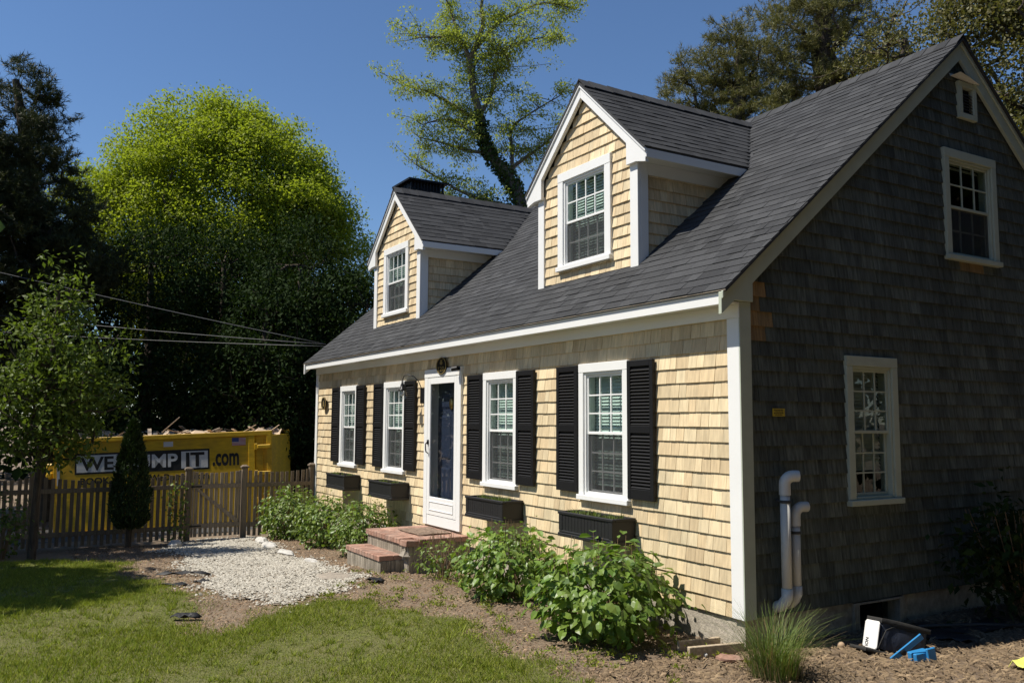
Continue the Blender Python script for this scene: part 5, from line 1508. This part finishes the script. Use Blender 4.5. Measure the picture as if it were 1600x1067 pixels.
V = np.stack([np.stack([P[:, 0]-w*np.cos(an), P[:, 1]-w*np.sin(an), zg], 1), np.stack([P[:, 0]+w*np.cos(an), P[:, 1]+w*np.sin(an), zg], 1), np.stack([P[:, 0]+le*np.cos(a2), P[:, 1]+le*np.sin(a2), zg+h], 1)], 1).reshape(-1, 3)
# coarser tufts that break the mown surface
Pt = scatter(2600, -10.4, 1.6, -5.9, -1.2, lambda P: pt_in(LAWN, wob(P)))
Pt = np.repeat(Pt, 16, 0)+rng.normal(size=(len(Pt)*16, 2))*0.022
m = len(Pt); zt_ = ground_at(Pt); h2 = rng.uniform(0.03, 0.075, m); a1 = rng.uniform(0, 6.28, m); w2 = rng.uniform(0.003, 0.006, m); l2 = rng.uniform(0.3, 1.2, m)*h2; a3 = rng.uniform(0, 6.28, m)
V = np.concatenate([V, np.stack([np.stack([Pt[:, 0]-w2*np.cos(a1), Pt[:, 1]-w2*np.sin(a1), zt_], 1), np.stack([Pt[:, 0]+w2*np.cos(a1), Pt[:, 1]+w2*np.sin(a1), zt_], 1), np.stack([Pt[:, 0]+l2*np.cos(a3), Pt[:, 1]+l2*np.sin(a3), zt_+h2], 1)], 1).reshape(-1, 3)])
tag(link('lawn_grass', new_mesh('lawn_grass', V, np.arange(len(V)).reshape(-1, 3), M['grass']), kind='stuff'), 'short mown green lawn in the foreground', 'grass')
# shell gravel
def stones(P, zg, smin, smax, flat):
    n = len(P)
    base = np.array([(1, 0, 0), (0.3, 0.95, 0), (-0.85, 0.5, 0), (-0.7, -0.7, 0), (0.4, -0.9, 0), (0.05, 0.05, 1.0), (0, 0, -0.5)], float)
    fc = np.array([(0, 1, 5), (1, 2, 5), (2, 3, 5), (3, 4, 5), (4, 0, 5)])
    k = base[None]*(1+rng.uniform(-0.3, 0.3, (n, 7, 3)))
    s = rng.uniform(smin, smax, (n, 1, 1)); k = k*s; k[..., 2] *= flat
    a = rng.uniform(0, 6.28, n); c, sn = np.cos(a)[:, None], np.sin(a)[:, None]
    x, y = k[..., 0]*c-k[..., 1]*sn, k[..., 0]*sn+k[..., 1]*c
    tl = rng.normal(size=(n, 2, 1))*0.3
    V = np.stack([x+P[:, :1], y+P[:, 1:2], k[..., 2]+zg[:, None]+x*tl[:, 0]+y*tl[:, 1]], -1).reshape(-1, 3)
    F = (np.arange(n)[:, None, None]*7+fc[None]).reshape(-1, 3)
    return V, F
P = scatter(66000, -12.2, -3.4, -3.9, -0.9, lambda P: pt_in(GRAVEL, wob(P, 0.1)+rng.normal(size=P.shape)*0.11))
th = 0.5+0.5*np.sin(2.1*P[:, 0]+1.7*P[:, 1])*np.sin(3.3*P[:, 1]-1.2*P[:, 0])+0.3*np.sin(7*P[:, 0]+5*P[:, 1])
P = P[rng.uniform(0, 1, len(P)) < 0.55+0.45*th]
P2 = scatter(2600, -12.2, -3.0, -4.2, -0.9, lambda P: pt_in(GRAVEL, wob(P, 0.2)+rng.normal(size=P.shape)*0.3))
P = np.concatenate([P, P2])
V, F = stones(P, ground_at(P)+0.016, 0.008, 0.022, 0.6)
tag(link('shell_gravel', new_mesh('shell_gravel', V, F, M['shell']), kind='stuff'), 'crushed white shell gravel on the path to the gate', 'gravel')
# bark mulch and straw
def chips(P, zg, l0, l1, w0, w1):
    n = len(P); l = rng.uniform(l0, l1, n)/2; w = rng.uniform(w0, w1, n)/2; a = rng.uniform(0, 6.28, n); tz = rng.normal(size=n)*0.35*l; hz = rng.uniform(0.002, 0.012, n)
    dx, dy = np.cos(a), np.sin(a)
    A = np.stack([P[:, 0]-dx*l-dy*w*0.6, P[:, 1]-dy*l+dx*w*0.6, zg-tz+hz*0.3], 1); B = np.stack([P[:, 0]+dx*l, P[:, 1]+dy*l, zg+tz+hz*0.4], 1)
    Cc = np.stack([P[:, 0]+dy*w, P[:, 1]-dx*w, zg+hz*0.2], 1); D = np.stack([P[:, 0]-dy*w*0.2, P[:, 1]+dx*w*0.2, zg+hz+np.abs(tz)*0.5], 1)
    V = np.stack([A, B, Cc, D], 1).reshape(-1, 3)
    F = (np.arange(n)[:, None, None]*4+np.array([(0, 2, 3), (2, 1, 3), (1, 0, 3)])[None]).reshape(-1, 3)
    return V, F
bed = lambda P: ~pt_in(LAWN, wob(P)+rng.normal(size=P.shape)*0.08) & (~pt_in(GRAVEL, wob(P)) | (rng.uniform(0, 1, len(P)) < 0.12)) & ~((P[:, 0] < 0.0) & (P[:, 1] > 0.02))
Pa = scatter(42000, -11.5, 0.3, -4.4, 0.02, bed)
V, F = chips(Pa, ground_at(Pa)+0.004, 0.012, 0.05, 0.005, 0.018)
tag(link('bark_mulch', new_mesh('bark_mulch', V, F, M['chip']), kind='stuff'), 'brown bark mulch and chips in the front bed', 'mulch')
Pb = scatter(30000, -0.2, 3.2, -1.6, 4.5, bed)
V, F = chips(Pb, ground_at(Pb)+0.006, 0.03, 0.11, 0.004, 0.014)
tag(link('dry_straw', new_mesh('dry_straw', V, F, M['straw']), kind='stuff'), 'dry straw and leaf litter beside the grey gable', 'litter')
# scattered weeds along the bed edge
Pw = scatter(900, -5.5, 0.4, -2.3, -0.2, bed); Pw = Pw[rng.uniform(0, 1, len(Pw)) < 0.20]
C, _o = clumps(np.c_[Pw, ground_at(Pw)+0.03], 34, 0.045, 0.35); C[:, 2] = np.maximum(C[:, 2], -0.4)
V, F = leaf_arrays(C, 0.035, 0.012, 0.2, -0.6)
tag(link('bed_weeds', new_mesh('bed_weeds', V, F, M['grass']), kind='stuff'), 'small green weeds sprouting in the mulch bed', 'weeds')

# ------------------------------------------------------------------ loose things on the ground
def rock(name, label, cx, cy, rx, ry, rz, rot, m='stone', cat='stone', group=None, seed=0):
    r_ = random.Random(seed); vs = []; fs = []
    nu, nv = 9, 5
    z0 = float(gz(cx))
    for j in range(nv+1):
        ph = math.pi*j/nv
        for i in range(nu):
            th = 2*math.pi*i/nu; k = 1+r_.uniform(-0.16, 0.16)
            x = rx*k*math.sin(ph)**0.6*math.cos(th); y = ry*k*math.sin(ph)**0.6*math.sin(th); z = rz*math.cos(ph)*(1+r_.uniform(-0.1, 0.1))
            vs.append((cx+x*math.cos(rot)-y*math.sin(rot), cy+x*math.sin(rot)+y*math.cos(rot), z0+rz*0.45+z))
    for j in range(nv):
        for i in range(nu): fs.append((j*nu+i, j*nu+(i+1) % nu, (j+1)*nu+(i+1) % nu, (j+1)*nu+i))
    o = link(name, new_mesh(name, vs, [f[::-1] for f in fs], M[m])); return tag(o, label, cat, group)
EG = 'white edging stones along the shell path'
rock('edging_stone', 'white stone block at the bush end of the path edging', -10.15, -1.42, 0.26, 0.10, 0.09, -0.1, group=EG, seed=1)
rock('edging_stone', 'second white stone of the path edging from the gate', -9.45, -1.47, 0.24, 0.10, 0.07, 0.1, group=EG, seed=2)
rock('edging_stone', 'low half sunk white stone midway along the path edging', -8.3, -1.52, 0.30, 0.09, 0.045, 0.05, group=EG, seed=3)
rock('edging_stone', 'small half sunk white stone of the edging nearest the steps', -6.95, -1.55, 0.22, 0.08, 0.04, 0.0, group=EG, seed=4)
rock('edging_stone', 'white stone at the left foot of the gate post', -10.85, -2.75, 0.30, 0.11, 0.07, -0.35, group=EG, seed=5)
rock('stepping_stone', 'flat sandy stepping stone in the gravel before the brick steps', -5.2, -1.80, 0.30, 0.20, 0.035, 0.3, m='mortar', seed=6)
rock('brick_fragment', 'broken pinkish brick lying left of the tall grass clump', 0.10, -0.29, 0.12, 0.06, 0.035, 0.5, m='brick', cat='brick', seed=7)
rock('pebble', 'pale pebble next to the broken brick', -0.10, -0.37, 0.026, 0.024, 0.022, 0, cat='pebble', seed=8)
def blackpiece(x, y, l, w, rot, label, seed):
    r_ = random.Random(seed); V = []; z0 = float(gz(x))+0.015
    for i in range(7):
        for j in range(4):
            a = (i/6-0.5)*l; b = (j/3-0.5)*w*(1-0.25*abs(i-3)/3); V.append((x+a*math.cos(rot)-b*math.sin(rot), y+a*math.sin(rot)+b*math.cos(rot), z0+r_.uniform(0, 0.05)*(1 if 0 < i < 6 else 0.3)))
    o = link('landscape_fabric', new_mesh('landscape_fabric', V, [(i*4+j, (i+1)*4+j, (i+1)*4+j+1, i*4+j+1) for i in range(6) for j in range(3)], M['black_cloth'], True))
    s_ = o.modifiers.new('thick', 'SOLIDIFY'); s_.thickness = 0.006
    tag(o, label, 'fabric', 'scraps of black landscape fabric')
blackpiece(-3.66, -3.86, 0.30, 0.08, 1.0, 'black fabric scrap nearest the camera on the lawn edge', 1)
blackpiece(-5.6, -3.58, 0.6, 0.10, 0.9, 'long black fabric scrap on the soil left of the gravel', 2)
blackpiece(-5.75, -3.3, 0.22, 0.16, 0.3, 'crumpled black fabric scrap at the gravel edge', 3)
blackpiece(-6.7, -3.35, 0.7, 0.07, 1.1, 'thin black fabric strip in the tree shade left of the path', 4)
blackpiece(-4.55, -1.52, 0.22, 0.12, 0.6, 'small black fabric scrap below the brick steps', 5)
blackpiece(0.62, 1.95, 0.42, 0.28, 0.5, 'black fabric scrap on the straw right of the work bag', 6)
blackpiece(0.42, 2.55, 1.2, 0.5, 1.35, 'large black fabric sheet in the shade along the gable', 7)
def plank(x0, y0, x1, y1, w, h, label):
    d = np.array([x1-x0, y1-y0]); L = np.linalg.norm(d); d /= L
    mb = MB(frame((x0, y0, -0.425), (d[0], d[1], 0), (-d[1], d[0], 0), (0, 0, 1)))
    mb.box(0, L, -w/2, w/2, 0, h)
    tag(mb.build('old_plank', M['old_plank'], None, bevel=0.004), label, 'plank', 'old planks at the house corner')
plank(-0.38, -0.42, -0.31, 0.0, 0.035, 0.085, 'weathered board on edge nearer the biggest bush')
plank(-0.14, -0.52, -0.03, 0.0, 0.04, 0.10, 'weathered board on edge nearer the tall grass')

# work bag, lying on its side, with white end panel
bag = thing('work_bag', 'black work bag with white end panel lying by the basement window', 'bag', (0.45, 1.1, -0.41))
ub = Vector((0.40, 0.88, -0.24)).normalized(); nb_ = Vector((0.9, -0.40, 0.12)); nb_ = (nb_-ub*nb_.dot(ub)).normalized(); vb_ = nb_.cross(ub)
BAG = frame((0.64, 0.90, -0.345), ub, vb_, nb_) @ np.diag([0.95, 0.8, 0.9, 1.0])
def rbox(x0, x1, y0, y1, z0, z1, nseg=4, bulge=0.02):
    """pillow-like box: grid of each face pushed out"""
    vs = []; fs = []
    n = nseg
    def face(f):
        b = len(vs)
        for i in range(n+1):
            for j in range(n+1): vs.append(f(i/n, j/n))
        for i in range(n):
            for j in range(n): fs.append((b+i*(n+1)+j, b+(i+1)*(n+1)+j, b+(i+1)*(n+1)+j+1, b+i*(n+1)+j+1))
    B = lambda s, t: bulge*math.sin(math.pi*s)*math.sin(math.pi*t)
    lx, ly, lz = x1-x0, y1-y0, z1-z0
    face(lambda s, t: (x0+lx*t, y0+ly*s, z0-B(s, t))); face(lambda s, t: (x0+lx*s, y0+ly*t, z1+B(s, t)))
    face(lambda s, t: (x0+lx*s, y0-B(s, t), z0+lz*t)); face(lambda s, t: (x0+lx*t, y1+B(s, t), z0+lz*s))
    face(lambda s, t: (x0-B(s, t), y0+ly*t, z0+lz*s)); face(lambda s, t: (x1+B(s, t), y0+ly*s, z0+lz*t))
    return vs, fs
mb = MB(BAG); mb.add(*rbox(0.0, 0.42, 0.0, 0.27, -0.24, 0.0)); mb.build('body', M['bag_navy'], bag, smooth=True)
mb = MB(BAG); mb.add(*rbox(-0.02, 0.45, 0.262, 0.31, -0.25, 0.015, bulge=0.012)); mb.build('lid', M['bag_black'], bag, smooth=True)
# white panel on the near end
nE = -ub
MbE = frame(tuple(Vector((0.64, 0.90, -0.345))-ub*0.027), tuple(nb_), tuple(vb_), tuple(-ub)) @ np.diag([0.9, 0.8, 1.0, 1.0])
mb = MB(MbE)
rc = [(a, b) for a, b in ((-0.21, -0.02), (-0.005, -0.02), (0.012, 0.0), (0.012, 0.25), (-0.005, 0.27), (-0.21, 0.27), (-0.23, 0.25), (-0.23, 0.0))]
mb.prism(rc, 0.0, 0.012); pan = mb.build('end_panel', M['bag_white'], bag, bevel=0.004)
lettering(MbE @ frame((0, 0, 0), (0, 1, 0), (-1, 0, 0), (0, 0, 1)), 'ION', 0.0, 0.13, 0.085, 0.18, 0.0135, M['letter_black'], pan, bold=0.0)
mb = MB(BAG); mb.add(*rbox(-0.15, 0.25, -0.055, -0.022, -0.25, 0.04, bulge=0.012)); mb.build('flap', M['bag_black'], bag, smooth=True)
mb = MB(BAG); mb.tube([(-0.02, 0.0, 0.006), (0.0, 0.1, 0.018), (0.03, 0.2, 0.016), (0.1, 0.25, 0.012), (0.35, 0.24, 0.014)], 0.006, 6); mb.build('zipper', M['bag_black'], bag)
# blue tool
tool = thing('blue_clamp', 'bright blue hand tool leaning against the work bag', 'tool', (0.72, 0.9, -0.41))
pa, pb = Vector((0.82, 0.80, -0.385)), Vector((0.95, 1.02, -0.19))
mb = MB(); d = (pb-pa).normalized(); s_ = Vector((0.75, 0.3, 0.4)); s_ = (s_-d*s_.dot(d)).normalized(); q = d.cross(s_)
mb.M = frame(pa, tuple(d), tuple(q), tuple(s_)); Ln = (pb-pa).length
mb.box(0, Ln, -0.026, 0.026, -0.008, 0.008); mb.build('arm', M['tool_blue'], tool, bevel=0.004)
mb = MB(); mb.M = frame((0.90, 0.96, -0.40), (0.2, 0.96, 0.1), (-0.1, -0.1, 1), (0.96, -0.2, 0))
mb.box(0, 0.17, 0.0, 0.07, -0.05, 0.05); mb.box(0.10, 0.19, 0.0, 0.10, 0.051, 0.075); mb.build('base', M['tool_blue'], tool, bevel=0.006)
mb = MB(); mb.lathe([(-0.02, 0.022), (0.03, 0.022), (0.034, 0.012)], tuple(pa+(pb-pa)*0.35), tuple(s_), 12); mb.build('pivot', M['metal_black'], tool)
# tan ball
mb = MB(); mb.lathe([(0.034*-math.cos(a), 0.034*math.sin(a)) for a in np.linspace(0.05, math.pi-0.05, 9)], (0.33, 0.80, -0.375), (0, 0, 1), 14)
tag(mb.build('ball', M['tan_ball'], None, smooth=True), 'small tan ball on the soil left of the work bag', 'ball')
# yellow cloth at the right edge
r_ = random.Random(3); V = [(1.40+0.30*i/8, 1.45+0.42*j/6, -0.40+0.035*abs(math.sin(i*1.7+j*0.9))+0.05*r_.random()) for i in range(9) for j in range(7)]
o = link('yellow_cloth', new_mesh('yellow_cloth', V, [(i*7+j, (i+1)*7+j, (i+1)*7+j+1, i*7+j+1) for i in range(8) for j in range(6)], M['yellow_cloth'], True))
s_ = o.modifiers.new('thick', 'SOLIDIFY'); s_.thickness = 0.006
tag(o, 'crumpled yellow cloth on the straw at the right edge', 'cloth')
# hose along the gable
mb = MB(); mb.tube(smooth_path([(0.25, 2.0, -0.37), (0.5, 2.5, -0.36), (0.75, 3.0, -0.37), (0.8, 3.8, -0.37), (0.7, 4.6, -0.37)], 5), 0.018, 8)
tag(mb.build('black_hose', M['rubber'], None, smooth=True), 'black hose lying in the shade along the gable', 'hose')
# service wires
for a, b, sag, lab in (((-11.70, 0.13, 3.11), (-17.6, -11.7, 6.1), 0.10, 'upper grey service wire running left from the house eave'), ((-11.70, 0.19, 3.10), (-20.4, -10.7, 4.6), 0.12, 'middle service wire running left from the house eave'), ((-11.70, 0.25, 3.06), (-22.6, -9.6, 4.1), 0.10, 'lowest service wire running left from the house eave')):
    a, b = np.array(a), np.array(b)
    mb = MB(); mb.tube([a+(b-a)*t+np.array([0, 0, -4*sag*t*(1-t)]) for t in np.linspace(0, 1, 15)], 0.007, 5)
    tag(mb.build('service_wire', M['wire'], None, smooth=True), lab, 'wire', 'service wires to the house')
